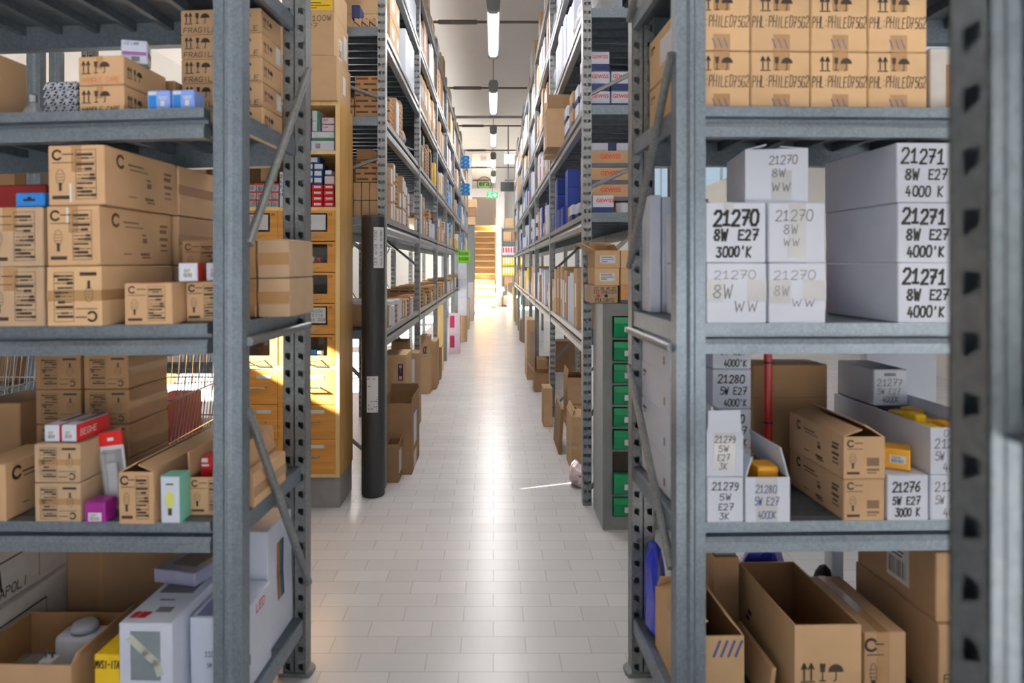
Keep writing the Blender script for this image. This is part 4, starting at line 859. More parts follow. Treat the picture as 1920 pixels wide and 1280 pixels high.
# goods on the cabinet's open shelves
def stk(px0, px1, py0, py1, m, label, y=3.53, dp=.12, name='stock_box', cat='box', group=None):
    a, b = at(px0, py0, y), at(px1, py1, y)
    return block(name, b.x-a.x-.002, dp, a.z-b.z-.001, m, T((a.x+b.x)/2, y+dp/2, b.z+.0012), label, cat, group)
def sh(py): return py
zs1 = 497-(zc(285)+.008-CAMZ)*F/3.53; zs2 = 497-(zc(391)+.008-CAMZ)*F/3.53
o = stk(583, 627, zs1-20, zs1, WH2, 'white box with a green stripe, lowest on the upper cabinet shelf'); write(o, 'F', [('RGB', .2, .3, .4, .2)], INKG, .12, 'print', False)
o = stk(584, 627, zs1-37, zs1-20.4, WH2, 'white and green box lying on the lowest white box, upper cabinet shelf'); patch(o, 'F', 0, 1, 0, .3, DGREEN, 'band'); patch(o, 'F', .3, .8, .45, .8, PAPER, 'label')
for k in range(2):
    o = stk(585, 600, zs1-57-19.5*k, zs1-37.5-19.5*k, WH2, ['lower', 'upper'][k]+' small white box with green side, upper cabinet shelf'); patch(o, 'F', .65, 1, 0, 1, DGREEN, 'band')
    o = stk(603, 627, zs1-50-13.5*k, zs1-37.5-13.5*k, PINK, ['lower', 'upper'][k]+' pale pink box under the cabinet top'); write(o, 'F', [('OSAM', .1, .5, .25, .4)], MAGS, .14, 'print', False)
o = stk(573, 582, zs1-37, zs1, BLUE, 'bright blue box at the left of the upper cabinet shelf')
for r_ in range(4):
    for c, (a, b) in enumerate(((562, 583), (584.5, 605), (606, 627))):
        o = stk(a, b, zs2-10.8*(r_+1), zs2-10.8*r_, RED, 'red bulb box in the middle cabinet shelf, %s from left, %s row up' % (['first', 'second', 'third'][c], ['first', 'second', 'third', 'fourth'][r_]), group='red bulb boxes in the cabinet'); patch(o, 'F', .2, .85, .35, .75, PAPER, 'label')
for r_ in range(3):
    for c, (a, b) in enumerate(((572, 587), (588, 604 if r_ < 2 else 606))):
        o = stk(a, b, zs2-43.6-12.8*(r_+1), zs2-43.6-12.8*r_, mat('mid_blue_card', (40, 86, 160), .5), 'blue box with white label above red bulb boxes, %s, %s row up' % (cols[c], ['first', 'second', 'third'][r_]), group='blue boxes above the red bulb boxes'); patch(o, 'F', .08, .95, .25, .95, PAPER, 'label')
o = stk(572, 599, zs2-43.6-51.6, zs2-43.6-38.6, mat('mid_blue_card', (40, 86, 160), .5), 'topmost long blue box above the red bulb boxes'); patch(o, 'F', .06, .86, .2, .9, PAPER, 'label')
o = stk(608, 627, zs2-59, zs2-43.6, PINK, 'pale box right of the blue labelled boxes'); o = stk(609, 622, zs2-70, zs2-59.6, WH2, 'small white and green box on the pale box'); patch(o, 'F', 0, 1, 0, .2, DGREEN, 'band')
for r_ in range(3):
    for c in range(5):
        o = stk(452+14.2*c, 465.6+14.2*c, zs2-15*(r_+1), zs2-15*r_, mat('silver_red_card', (186, 182, 184), .35), 'clear-front halogen lamp box behind the brace, %s from left, %s row up' % (['first', 'second', 'third', 'fourth', 'fifth'][c], ['first', 'second', 'third'][r_]), group='halogen lamp boxes in the cabinet')
        patch(o, 'F', 0, 1, .82, 1, RED, 'band'); fw, fh, f = face_map(o, 'F'); mb = MB(); mb.add([f(fw*(.5+.34*math.cos(a)), fh*(.4)+fw*.34*math.sin(a)) for a in [2*PI*k/12 for k in range(12)]], [tuple(range(12))]); mb.build('lamp_face', CHROME, o)
o = stk(524, 538, zs2-67, zs2, WH2, 'tall white strip with handwritten codes on the cabinet shelf'); write(o, 'F', [('24', .1, .82, .1, .7), ('4.3', .1, .68, .09, .7), ('E14', .1, .54, .08, .8), ('X', .3, .44, .07, .4), ('CATA', .05, .32, .07, .9)], INK, .14)
o = stk(488, 520, zs2-74, zs2-48, CB2, 'pale carton behind the halogen lamp boxes', 3.68, .1)
for q, (a, b, c, d, m_) in enumerate(((578, 592, 668, 655, BLUE), (594, 603, 668, 658, WH2), (580, 590, 491, 481, WH2), (592, 601, 491, 482, RED))):
    o = stk(a, b, d, c, m_, ['blue lamp box behind the lowest glazed door', 'small white box behind the lowest glazed door', 'white lamp box behind the second glazed door', 'red lamp box behind the second glazed door'][q], 3.54, .05)
# boxes on top of the cabinet
o = block('cardboard_box', .26, .34, .23, CB2, T(-.93, 3.655, ztop+.001), 'brown carton with a torn white sticker, directly on the cabinet top', 'box'); patch(o, 'R', .42, .62, .3, .72, PAPER, 'sticker')
o = block('cardboard_box', .235, .34, .22, CB2, T(-.93, 3.655, ztop+.232), 'brown carton marked 2LV 100W E27 on the cabinet', 'box'); write(o, 'F', [('2LV 100W', .1, .8, .12, .85), ('E27', .3, .64, .1, .36)], INKP, .1); barcode(o, 'R', .3, .5, .05, .55); patch(o, 'R', .65, .9, .2, .8, PAPER, 'label')
o = block('cardboard_box', .15, .34, .22, CB2, T(-1.13, 3.655, ztop+.232), 'brown carton left of the 2LV carton on the cabinet', 'box') 
o = block('cardboard_box', .17, .34, .23, CB, T(-1.155, 3.655, ztop+.001), 'plain brown carton at the left on the cabinet top', 'box')
o = block('cardboard_box', .23, .3, .16, CB2, T(-.93, 3.655, ztop+.4535), 'topmost carton on the cabinet, yellow label', 'box'); patch(o, 'F', .3, .95, .1, .42, YEL, 'yellow_label'); rects(o, 'F', [(.34, .7, .32, .35), (.34, .9, .24, .26), (.34, .6, .16, .18)], INKP, 'print')
# black tube standing in front of the left rack
bt = empty('cable_tube', 'tall black tube with two white labels standing before the left rack', 'tube', T(-.655, 3.72, 0))
MB().lathe([(.058, 0), (.0625, .008), (.0625, 1.51), (.058, 1.52)], 32).build('tube', BLKP, bt, smooth=False); MB().lathe([(.0631, 1.40), (.0631, 1.404)], 32).build('strap', BLACK, bt)
def curved(name, a0, a1, z0, z1, m, r=.0636, n=8):
    mb = MB(); 
    for k in range(n):
        b0, b1 = [math.radians(a0+(a1-a0)*(k+j)/n) for j in (0, 1)]
        mb.add([(r*math.cos(b0), r*math.sin(b0), z0), (r*math.cos(b1), r*math.sin(b1), z0), (r*math.cos(b1), r*math.sin(b1), z1), (r*math.cos(b0), r*math.sin(b0), z1)], [(0, 1, 2, 3)])
    return mb.build(name, m, bt)
c_ = lambda a, r: (r*math.cos(math.radians(a)), r*math.sin(math.radians(a)))
l1 = curved('label', -78, -18, 1.235, 1.455, PAPER); l2 = curved('label', -112, -55, .46, .655, PAPER)
mb = MB()
for i, t_ in enumerate(('CET 6/28 7350', 'GUAINA 28 TERMO')):
    text_strokes(mb, lambda a, b, i=i: (*c_(-62+30*i+(0-b)*700, .0642), 1.25+a), t_, 0, 0, .017, .19, .12)
mb.build('handwriting', INK, bt)
mb = MB(); f = lambda a, b: (*c_(-108+a*900, .0642), b)
for (a0, a1, z) in ((.0, .012, .64), (.03, .04, .64), (.004, .016, .6), (.004, .012, .48), (.004, .012, .5), (.02, .03, .48), (.02, .026, .52), (.035, .05, .52), (.035, .05, .49)): stroke(mb, [(a0, z), (a1, z)], .004, f)
for k in range(7): stroke(mb, [(.05, .47+.012*k), (.056, .47+.012*k)], .003, f)
mb.build('print', INKG, bt)
# ------------------------------------------------------------------ grey cabinet with green drawers
gc = empty('parts_cabinet', 'grey metal cabinet of green bin drawers beside the right front unit', 'cabinet', T(0, 0, 0))
GX0, GX1, GY0, GY1, GZ = .517, .96, 3.23, 3.53, 1.066
def zg(py): return CAMZ-(py-VY)/F*3.23
MB().box(GX0, GX0+.016, GY0, GY1, 0, GZ).build('side_panel', GREYL, gc); MB().box(GX1-.016, GX1, GY0, GY1, 0, GZ).build('side_panel', GREYL, gc)
MB().box(GX0+.016, GX1-.016, GY0, GY1, GZ-.016, GZ).build('top_panel', GREYL, gc); MB().box(GX0+.016, GX1-.016, GY1-.01, GY1, 0, GZ-.016).build('back_panel', GREYP, gc)
fx0, fx1 = at(1148, 0, GY0).x, at(1290, 0, GY0).x-.03
MB().box(GX0+.0, fx0, GY0-.004, GY0, 0, GZ).box(fx1, GX1, GY0-.004, GY0, 0, GZ).box(fx0, fx1, GY0-.004, GY0, zg(592), GZ).box(fx0, fx1, GY0-.004, GY0, 0, zg(968)).build('front_frame', GREYP, gc)
rows = [(594, 632), (640, 676), (682, 717), (723, 758), (764, 799), (806, 842), (888, 926), (932, 967)]
for (a, b) in rows: MB().box(fx0, fx1, GY0+.002, GY0+.2, zg(b)-.012, zg(b)-.002).build('runner', GREYP, gc)
MB().box(fx0, fx1, GY0+.03, GY1-.01, .02, zg(592)).build('shade_block', DARKIN, gc)  # dark block standing for shade between the drawers
for c in range(2):
    w_ = (fx1-fx0)/2; x0 = fx0+w_*c+.004; x1 = fx0+w_*(c+1)-.004
    for (a, b) in rows:
        zt_, zb_ = zg(a), zg(b)
        dr = MB().extr([(-.012, zt_), (-.028, zt_-.3*(zt_-zb_)), (-.006, zb_), (.028, zb_), (.028, zt_)], lambda p, q: (x0, GY0+p, q), lambda p, q: (x1, GY0+p, q)).build('drawer', GREEN, gc, bevel=.003)
        zm = zb_+.42*(zt_-zb_); lb = MB().box(x0+.05, x1-.04, GY0-.024, GY0-.0175, zm-.014, zm+.012).build('paper_label', PAPER, dr)
# cartons on it
for k in range(3):
    lab = ['brown carton handwritten PULSANTE on the grey drawer cabinet', 'brown labelled carton in the middle of the stack on the grey cabinet', 'open brown labelled carton topping the stack on the grey cabinet'][k]
    zz = GZ+.0012+.0852*k
    if k < 2: o = block('cardboard_box', [.128, .12][k], .24, .0845, CBG if k == 0 else CB2, T(.534+.012*k, 3.40, zz, 0), lab, 'box')
    else: o = open_box('open_carton', .12, .24, .083, CB2, T(.548, 3.40, zz), lab, 'box', {'L': (62, .08), 'B': (-25, .05), 'R': (-40, .04)})
    if k == 0:
        write(o, 'F', [('EST ORL NG 202', .1, .76, .16, .85), ('EST DENUZZEN', .1, .56, .16, .85), ('PULSANTE', .18, .08, .2, .7)], INKP, .13)
        fw, fh, f = face_map(o, 'F')
        for cx, m_ in ((.28, RED), (.56, INK)): mb = MB(); mb.add([f(fw*cx+.0085*math.cos(a), fh*.42+.0085*math.sin(a)) for a in [2*PI*q/14 for q in range(14)]], [tuple(range(14))]); mb.build('dot', m_, o)
    else: patch(o, 'F', .2, .82, .25, .72, PAPER, 'label'); rects(o, 'F', [(.26, .7, .58, .63), (.26, .76, .46, .5), (.26, .5, .34, .39)], INKG, 'print')
for k in range(3):
    o = block('cardboard_box', .12, .24, .0845, CB2 if k else mat('orange_tan_card', (206, 150, 96), .7), T(.672, 3.40, GZ+.0012+.0852*k), 'brown carton behind the rear post on the grey cabinet, %s of its column' % ['lowest', 'middle', 'topmost'][k], 'box'); patch(o, 'F', .35, .95, .25, .72, PAPER, 'label')
    if k == 0: patch(o, 'F', 0, 1, 0, .2, GREYC, 'band')
# ------------------------------------------------------------------ aisle racks
LVA = [.88, 1.52, 2.08, 2.585, 3.1, 3.6]
BEAMA = [(a, b*1.25) for a, b in BEAM]
def aisle_rack(name, label, xf, sg, ys, H=3.70):
    """sg = +1: the rack's open face looks towards +x"""
    t = empty(name, label, 'shelving rack', T(0, 0, 0)); Dp = .5
    X = lambda a: xf-sg*a
    def B2(mb, a0, a1, *r): a0, a1 = sorted((X(a0), X(a1))); return mb.box(a0, a1, *r)
    for i, y in enumerate(ys):
        for a0 in (0, Dp-.045):
            mb = MB(); s0, s1 = sorted((X(a0), X(a0+.045)))
            B2(mb, a0, a0+.002, y, y+.06, 0, H); B2(mb, a0+.043, a0+.045, y, y+.06, 0, H)
            mb.slots(s0+.002, s0+.0205, y, 0, H, .047, .12); mb.slots(s0+.0245, s1-.002, y, 0, H, .047, .12, flip=True); mb.box(s0+.0205, s0+.0245, y+.003, y+.006, 0, H)
            mb.box(s0+.002, s1-.002, y+.056, y+.06, 0, H)
            mb.build('upright', GALA, t)
        seq = [(.12, .5), (.5, .95), (1.25, 1.6), (1.86, 1.70), (2.36, 2.19), (2.9, 2.7), (3.3, 3.1)]
        if i < 2:
            for k, (z0, z1) in enumerate(seq):
                za, zb = (z0, z1) if sg > 0 else (min(z0, z1)-.05, max(z0, z1)+.0)
                if sg > 0 and k == 4: za, zb = 2.19, 2.36
                MB().tube((X(.03), y+.03, za), (X(Dp-.03), y+.03, zb), .011, 8).build('brace', GAL2, t)
    for y0, y1 in zip(ys, ys[1:]):
        for z in LVA:
            for a0, s_ in ((0, 1), (Dp, -1)):
                MB().extr(BEAMA, lambda a, b: (X(a0+s_*a), y0+.06, z+b), lambda a, b: (X(a0+s_*a), y1, z+b)).build('beam', GALA, t)
            mb = MB(); B2(mb, .041, Dp-.041, y0+.01, y1+.01, z-.003, z-.0005); k = y0+.05
            while k < y1-.03: B2(mb, .042, Dp-.042, k, k+.02, z-.028, z-.003); k += .14
            mb.build('shelf', GALD, t)
    for z in LVA: mb = MB(); B2(mb, .047, Dp-.047, ys[0]+.004, ys[0]+.012, z-.045, z+.004); mb.build('end_rail', GAL, t)
    return t
YL = [3.83, 5.61, 7.37, 8.9, 10.6, 12.7, 14.5, 16.3]; YR = [3.55, 5.63, 7.65, 8.9, 11.0, 13.1, 15.2]
XLF, XRF = -.605, .466
rl = aisle_rack('aisle_rack', 'long galvanised rack lining the left side of the aisle', XLF, 1, YL)
rr = aisle_rack('aisle_rack', 'long galvanised rack lining the right side of the aisle', XRF, -1, YR)
for k, (za, zb) in enumerate(((.92, 1.5), (1.5, .92))): MB().tube((-1.09, YL[0]+.05, za), (-1.09, YL[1], zb), .008, 6).build('brace', GAL2, rl)
for k, (za, zb) in enumerate(((.92, 1.5), (1.5, .92))): MB().tube((-1.09, YL[1]+.05, za), (-1.09, YL[2], zb), .008, 6).build('brace', GAL2, rl)
sp = MB().box(-.604, .465, 11.1, 11.13, 3.64, 3.68).build('strut', GAL2); tag(sp, 'perforated galvanised strut tying the two aisle racks together overhead', 'strut'); sp.rotation_euler = (0, 0, 0)
ORD = ['first', 'second', 'third', 'fourth', 'fifth', 'sixth', 'seventh', 'eighth', 'ninth', 'tenth', 'eleventh', 'twelfth', 'thirteenth', 'fourteenth', 'fifteenth', 'sixteenth', 'seventeenth', 'eighteenth', 'nineteenth', 'twentieth']+['%dth' % k for k in range(21, 60)]
KIND = {  # look: (object name, words, material, detail)
 'brown': ('cardboard_box', 'brown carton', CB), 'tan': ('cardboard_box', 'light tan carton', CB2), 'dark': ('cardboard_box', 'dark brown carton', CB3),
 'white': ('white_carton', 'white carton', WH), 'stock': ('stock_box', 'white-labelled stock box', CB), 'stripe': ('stock_box', 'printed brown stock box', STRIPE),
 'diag': ('stock_box', 'diagonal-print brown box', STRIPE2), 'navy': ('banded_box', 'white box with navy band', WH), 'grey': ('banded_box', 'brown box with grey band', CB),
 'blue': ('blue_box', 'blue printed box', BLUEPAT), 'royal': ('blue_box', 'deep blue box', mat('royal_blue_card', (30, 60, 150), .5)), 'yellow': ('yellow_box', 'yellow box', YEL), 'red': ('red_box', 'red and white box', WH),
 'black': ('black_box', 'black box', BLACK), 'lime': ('lime_box', 'lime green box', LIME), 'bag': ('plastic_bag', 'clear plastic bag of parts', BUBBLE), 'lav': ('white_carton', 'pale lavender carton', WH2)}
def place(kind, side, y, wd, dp, ht, z, inset, label, group=None, rz=0):
    name, _, m = KIND[kind]; sg = 1 if side == 'left' else -1
    xf = XLF if sg > 0 else XRF
    if kind == 'bag':
        o = blob(name, (xf-sg*(inset+dp*.4), y, z+.001), (dp*.4, wd*.48, ht*.56), m, label, 'bag', int(y*100) % 97, .5, group=group); return o
    M = T(xf-sg*(inset+dp/2), y, z+.0008, sg*PI/2+rz)
    o = block(name, wd, dp, ht, m, M, label, 'box', group)
    return o
def dress(o, kind, side, near):
    face2 = 'L' if side == 'left' else 'R'                # the end turned to the near end of the rack
    if kind == 'stock': patch(o, 'F', .06, .94, .08, .92, PAPER, 'label')
    elif kind == 'navy':
        patch(o, 'F', 0, 1, 0, .35, NAVY, 'band')
        if near: patch(o, face2, 0, 1, 0, .35, NAVY, 'band')
    elif kind == 'grey':
        patch(o, 'F', 0, 1, .04, .35, GREYC, 'band')
        if near: patch(o, face2, 0, 1, .04, .3, GREYC, 'band')
    elif kind == 'red': patch(o, 'F', .15, .85, .15, .85, RED, 'red_panel')
    elif kind in ('brown', 'tan') and near: patch(o, 'F', .3, .75, .35, .75, PAPER, 'label')
def fill(side, b, lv, kinds, wr, hr, dp=(.3, .42), stack=1, gap=.012, skip=.0, span=(0, 1), seed=None, taper=0):
    Y = YL if side == 'left' else YR; rnd = random.Random(seed if seed is not None else 100*b+lv*7+(side == 'left'))
    y0, y1 = Y[b]+.07, Y[b+1]-.012; L_ = y1-y0; y = y0+L_*span[0]; yend = y0+L_*span[1]
    z = LVA[lv]; clear_ = (LVA[lv+1]-z-.12) if lv < 5 else .5
    n = 0; far = Y[b] > 8.5
    while True:
        wd = rnd.uniform(*wr); kd = rnd.choice(kinds)
        if y+wd > yend: break
        if rnd.random() < skip: y += wd; continue
        d_ = rnd.uniform(*dp); ins = rnd.uniform(.004, .03); frac = (y-y0)/L_
        hh = rnd.uniform(*hr)*(1-taper*frac); zz = z; q = 0; n += 1
        ks = 1 if kd == 'bag' else rnd.randint(1, stack)
        while q < ks and zz+hh < z+clear_:
            lab = '%s, %s aisle rack, %s bay, %s shelf up, %s along%s' % (KIND[kd][1], side, ORD[b], ORD[lv], ORD[n-1], '' if ks == 1 else ', '+['lowest', 'second', 'third', 'fourth', 'fifth'][q])
            o = place(kd, side, y+wd/2, wd-.003, d_, hh-.001, zz, ins, lab, 'goods on the %s aisle rack' % side)
            if kd != 'bag' and Y[b] < 11: dress(o, kd, side, Y[b] < 7)
            zz += hh; q += 1
        y += wd+gap*rnd.random()
# left rack
fill('left', 0, 0, ['stock', 'white', 'stripe'], (.075, .1), (.1, .15), span=(.1, .96))
fill('left', 0, 1, ['stock', 'stock', 'stripe'], (.075, .1), (.1, .13), stack=3, span=(.1, .74), taper=.2)
fill('left', 0, 1, ['stock'], (.075, .1), (.1, .12), span=(.88, 1), seed=3)
fill('left', 0, 2, ['stripe', 'tan', 'stock'], (.12, .16), (.18, .26), span=(.16, .5)); fill('left', 0, 2, ['bag'], (.3, .34), (.26, .3), span=(.5, .88))
fill('left', 0, 3, ['tan', 'tan', 'brown'], (.2, .24), (.16, .18), stack=2, span=(.12, .5)); fill('left', 0, 3, ['white', 'lav'], (.24, .3), (.3, .36), span=(.55, 1))
fill('left', 0, 4, ['white', 'tan'], (.22, .3), (.25, .34))
for b in range(1, 7):
    fs = 1 if b < 3 else 1.7
    fill('left', b, 0, ['stock', 'white', 'stripe', 'brown'], (.08*fs, .12*fs), (.1, .18), skip=.1)
    fill('left', b, 1, (['stock', 'stripe', 'brown', 'white'] if b < 3 else ['stock', 'white', 'blue', 'dark', 'yellow']), (.09*fs, .13*fs), (.12, .18), stack=2)
    fill('left', b, 2, [['yellow', 'black', 'tan', 'stripe'], ['stripe', 'white', 'bag', 'yellow'], ['blue', 'blue', 'brown', 'white'], ['blue', 'tan', 'brown'], ['blue', 'brown', 'white'], ['blue', 'brown', 'tan']][b-1], (.12*fs, .18*fs), (.2, .34))
    sp3 = (.2, 1) if b == 5 else (0, 1)
    fill('left', b, 3, [['tan', 'white', 'brown'], ['dark', 'white', 'stripe', 'tan'], ['brown', 'white'], ['dark', 'brown', 'white'], ['blue', 'brown'], ['brown']][b-1], (.14*fs, .22*fs), (.2, .34), span=sp3)
    fill('left', b, 4, ['white', 'brown', 'dark', 'stripe'], (.16*fs, .26*fs), (.25, .38), skip=.1, span=sp3)
    fill('left', b, 5, ['brown', 'white', 'tan'], (.2*fs, .3*fs), (.12, .3), skip=.55)
for lv_ in (3, 4): place('blue', 'left', 12.95, .28, .42, .2, LVA[lv_], -.16, 'blue printed box jutting over the aisle from the %s left shelf, far end' % ORD[lv_])
# near end of the left rack, seen through its end frame
def endbox(px0, px1, py0, py1, d, dp, m, label, name='stock_box', z=None, group=None):
    a, b = at(px0, py0, d), at(px1, py1, d); zb = b.z if z is None else z
    return block(name, b.x-a.x-.002, dp, a.z-b.z-.001, m, T((a.x+b.x)/2, d+dp/2, zb+.001), label, 'box', group)
for k in range(3): endbox(664+14.6*k, 678+14.6*k, 31, 58, 3.92, .15, STRIPE2, 'diagonal-print box at the near end of the left rack, %s from left' % ORD[k], z=LVA[3])
o = endbox(659, 675, 6, 31, 3.93, .12, NAVY, 'dark blue box lying on the diagonal-print boxes', z=LVA[3]+.085)
endbox(665, 709, 140, 224, 3.92, .22, STRIPE, 'large row-printed carton at the near end of the left rack', z=LVA[2]); endbox(655, 664, 183, 224, 3.92, .2, STRIPE, 'narrow row-printed carton beside the large one', z=LVA[2])
for r_ in range(2):
    for k in range(3): endbox(662+15.5*k, 677+15.5*k, 373-33*r_, 406-33*r_, 3.92, .13, CB2, 'plain tan box at the near end of the left rack, %s from left, %s row' % (ORD[k], ['lower', 'upper'][r_]), z=LVA[1]+.1025*r_, group='plain tan boxes at the near end of the left rack')
endbox(666, 709, 297, 338, 3.92, .13, STRIPE, 'row-printed carton on the plain tan boxes', z=LVA[1]+.207); endbox(668, 700, 276, 297, 3.93, .12, CB3, 'dark carton topping the near end of the left rack, second shelf', z=LVA[1]+.335)
o = block('cardboard_box', .17, .24, .16, STRIPE2, T(-.9, 5.1, LVA[0]+.001), 'printed carton at the back of the lowest left shelf', 'box') if False else None
# right rack
fill('right', 0, 0, ['brown', 'white', 'white', 'tan'], (.11, .17), (.24, .36), span=(.16, .98))
fill('right', 0, 1, ['navy', 'white', 'grey'], (.13, .16), (.09, .1), stack=4, span=(.16, .42), dp=(.26, .3)); fill('right', 0, 1, ['royal', 'royal', 'white'], (.16, .2), (.12, .14), stack=3, span=(.44, .98))
fill('right', 0, 2, ['navy', 'grey'], (.15, .18), (.1, .11), stack=3, span=(.16, .5), dp=(.28, .3))
fill('right', 0, 3, ['white', 'white', 'lav', 'bag'], (.16, .24), (.26, .36), span=(.2, 1)); fill('right', 0, 4, ['white', 'bag', 'white'], (.2, .3), (.26, .36), span=(.1, 1))
for b in range(1, 6):
    fs = 1 if b < 3 else 1.6
    fill('right', b, 0, ['white', 'brown', 'tan', 'yellow'] if b > 1 else ['white', 'brown', 'white'], (.12*fs, .18*fs), (.14, .36))
    fill('right', b, 1, ['royal', 'navy', 'white', 'brown'], (.12*fs, .18*fs), (.12, .17), stack=2)
    fill('right', b, 2, ['white', 'white', 'red', 'royal', 'brown'], (.12*fs, .18*fs), (.16, .34))
    fill('right', b, 3, ['white', 'lav', 'tan', 'brown'], (.14*fs, .22*fs), (.2, .36))
    fill('right', b, 4, ['white', 'lav', 'brown'], (.16*fs, .26*fs), (.25, .36)); fill('right', b, 5, ['white', 'tan'], (.2*fs, .3*fs), (.15, .3), skip=.5)
def brand(o, face, s, cx, cz, m):
    wd, dp, ht = DIM[o.name]
    M = Matrix.Translation((cx, -dp/2-.001, cz)) @ FRONT
    return bold('GEWISS', s, m, M, 'printed_name', o, .02)
RP = mat('orange_red_print', (216, 60, 40), .5)
def gew(px0, px1, row, d=3.645, z=None, brown=False, h=.104):
    pass
zr = LVA[2]
for r_, cset in enumerate((((1098, 1144), (1146, 1190)), ((1098, 1144), (1146, 1190)), ((1098, 1143),))):
    for c, (a, b) in enumerate(cset):
        o = endbox(a, b, 155, 191, 3.66, .24, WH, 'white box with navy band at the near end of the right rack, %s row, %s' % (['bottom', 'middle', 'top'][r_], cols[c]), 'banded_box', zr+.1055*r_, 'banded boxes at the near end of the right rack')
        patch(o, 'F', 0, 1, 0, .36, NAVY, 'band'); patch(o, 'L', 0, 1, 0, .36, NAVY, 'band')
        if r_ or True: brand(o, 'F', .026, .012 if c == 0 else -.01, .066, RP)
for r_ in range(3):
    o = endbox(1100, 1186, 311, 342, 3.66, .26, CB, 'long brown box with red name, near end of the right rack, %s' % ['lowest', 'middle', 'topmost'][r_], 'banded_box', LVA[1]+.075+.09*r_, 'long brown boxes at the near end of the right rack')
    patch(o, 'F', 0, 1, 0, .24, GREYC, 'band'); brand(o, 'F', .032, .005, .046, RP)
o = endbox(1100, 1186, 370, 395, 3.72, .2, CB3, 'dark box carrying the three long brown boxes', 'banded_box', LVA[1])
o = endbox(1111, 1151, 361, 395, 3.566, .085, WH, 'white box with navy band and red name before the long brown boxes', 'banded_box', LVA[1]); patch(o, 'F', 0, 1, 0, .34, NAVY, 'band'); brand(o, 'F', .027, .01, .058, RP)
rw = empty('tape_roll', 'white tape roll beside the banded white box on the right rack', 'roll', T(at(1166, 0, 3.62).x, 3.62, LVA[1]+.001)); MB().lathe([(.03, 0), (.033, .003), (.033, .055), (.03, .058)], 20).build('roll', WPL, rw)
o = endbox(1100, 1180, 277-14, 279, 3.7, .2, WH2, 'thin white box lying on the long brown boxes', 'banded_box', LVA[1]+.346); patch(o, 'F', .5, .7, .0, 1, NAVY, 'band')
o = endbox(1098, 1186, 2, 13, 3.66, .17, mat('rust_brown_card', (150, 90, 50), .6), 'flat rust brown carton on the fourth right shelf', 'cardboard_box', LVA[3])
for k in range(2):
    o = place('tan' if k else 'brown', 'right', 5.0+.3*k, .22, .3, .24, LVA[2], -.09+.02*k, ['nearer', 'farther'][k]+' brown carton jutting out of the right rack, third shelf up') if k else open_box('open_carton', .3, .3, .27, CB, T(XRF+.06, 4.95, LVA[2]+.001, -PI/2), 'open brown carton jutting out over the aisle from the right rack', 'box', {'F': (-20, .1), 'L': (15, .12), 'R': (30, .1)})
    if k == 0: patch(o, 'F', .1, .35, .1, .4, PAPER, 'label')
# ------------------------------------------------------------------ goods standing on the floor
def floorbox(px0, px1, pyb, pyt, dp, m, label, name='cardboard_box', open_=None, rz=0, dd=0):
    d = CAMZ*F/(pyb-VY)+dd; a, b = at(px0, pyt, d), at(px1, pyb, d); h = a.z
    M = T((a.x+b.x)/2, d+dp/2, .0005, rz)
    if open_ is not None: return open_box('open_carton', b.x-a.x, dp, h, m, M, label, 'box', open_)
    return block(name, b.x-a.x, dp, h, m, M, label, 'box')
o = floorbox(724, 747, 905, 833, .15, CB3, 'small open carton on the floor by the first left upright', open_={'R': (25, .03)}); patch(o, 'R', .2, .9, .2, .8, PAPER, 'label')
o = floorbox(712, 772, 890, 757, .42, CB3, 'large open carton on the floor at the near end of the left rack', open_={'B': (-2, .05), 'R': (4, .03)}); patch(o, 'R', .25, .6, .35, .8, PAPER, 'shipping_label'); patch(o, 'R', .25, .6, .0, .25, TAPE, 'tape')
o = floorbox(716, 762, 858, 665, .3, CB2, 'big carton with a violet printed symbol under the left rack', dd=.12); fw, fh, f = face_map(o, 'F'); mb = MB(); VI = mat('violet_print', (86, 50, 90), .6)
stroke(mb, [(.68*fw, .74*fh), (.84*fw, .74*fh), (.84*fw, .9*fh), (.68*fw, .9*fh), (.68*fw, .74*fh)], .008, f); stroke(mb, [(.72*fw, .86*fh), (.74*fw, .79*fh), (.8*fw, .79*fh), (.8*fw, .86*fh)], .01, f); mb.build('symbol', VI, o)
o = floorbox(766, 785, 800, 662, .2, CB, 'tall carton with a white label against the second left upright'); patch(o, 'F', .1, .6, .6, .92, PAPER, 'label')
o = floorbox(734, 763, 800, 640, .22, CB3, 'wide carton deep under the first left bay', dd=.02)
o = floorbox(787, 806, 738, 668, .2, CB2, 'brown carton under the second left bay, beneath the CE carton')
z0 = DIM[o.name][2]; M0 = o.matrix_world.copy()
o = block('cardboard_box', .095, .2, .2, CB2, M0 @ Matrix.Translation((0, 0, z0+.001)), 'brown carton printed CE under the second left bay', 'box'); write(o, 'F', [('CE', .35, .15, .3, .4)], INKP, .14, 'print', False)
o = floorbox(807, 818, 730, 640, .35, CB, 'tall brown carton before the third left upright'); o = floorbox(818, 826, 712, 655, .2, CB3, 'crumpled dark carton at the third left upright', open_={'R': (30, .1)})
o = block('wood_plank', .07, .03, .78, WOODE, T(at(823, 0, 8.15).x+.02, 8.15, .001) @ Matrix.Rotation(.04, 4, 'X'), 'pale plank leaning against the third left bay', 'plank')
for k in range(2):
    o = block('pink_box', .16, .16, .28, PINK, T(at(851, 0, 9.7).x+.01, 9.75, .0005+.281*k), ['lower', 'upper'][k]+' pink and white box of the pair on the floor, fourth left bay', 'box'); patch(o, 'R', .3, .9, .4, .9, MAGS, 'print'); patch(o, 'F', .1, .5, .3, .9, MAGS, 'print')
o = tag(MB().lathe([(.075, 0), (.078, .005), (.078, .42), (.075, .425)], 24).build('fibre_drum', CB2, None, (-.51, 11.2, .0005)), 'tan fibre drum standing on the floor left of the far aisle', 'drum')
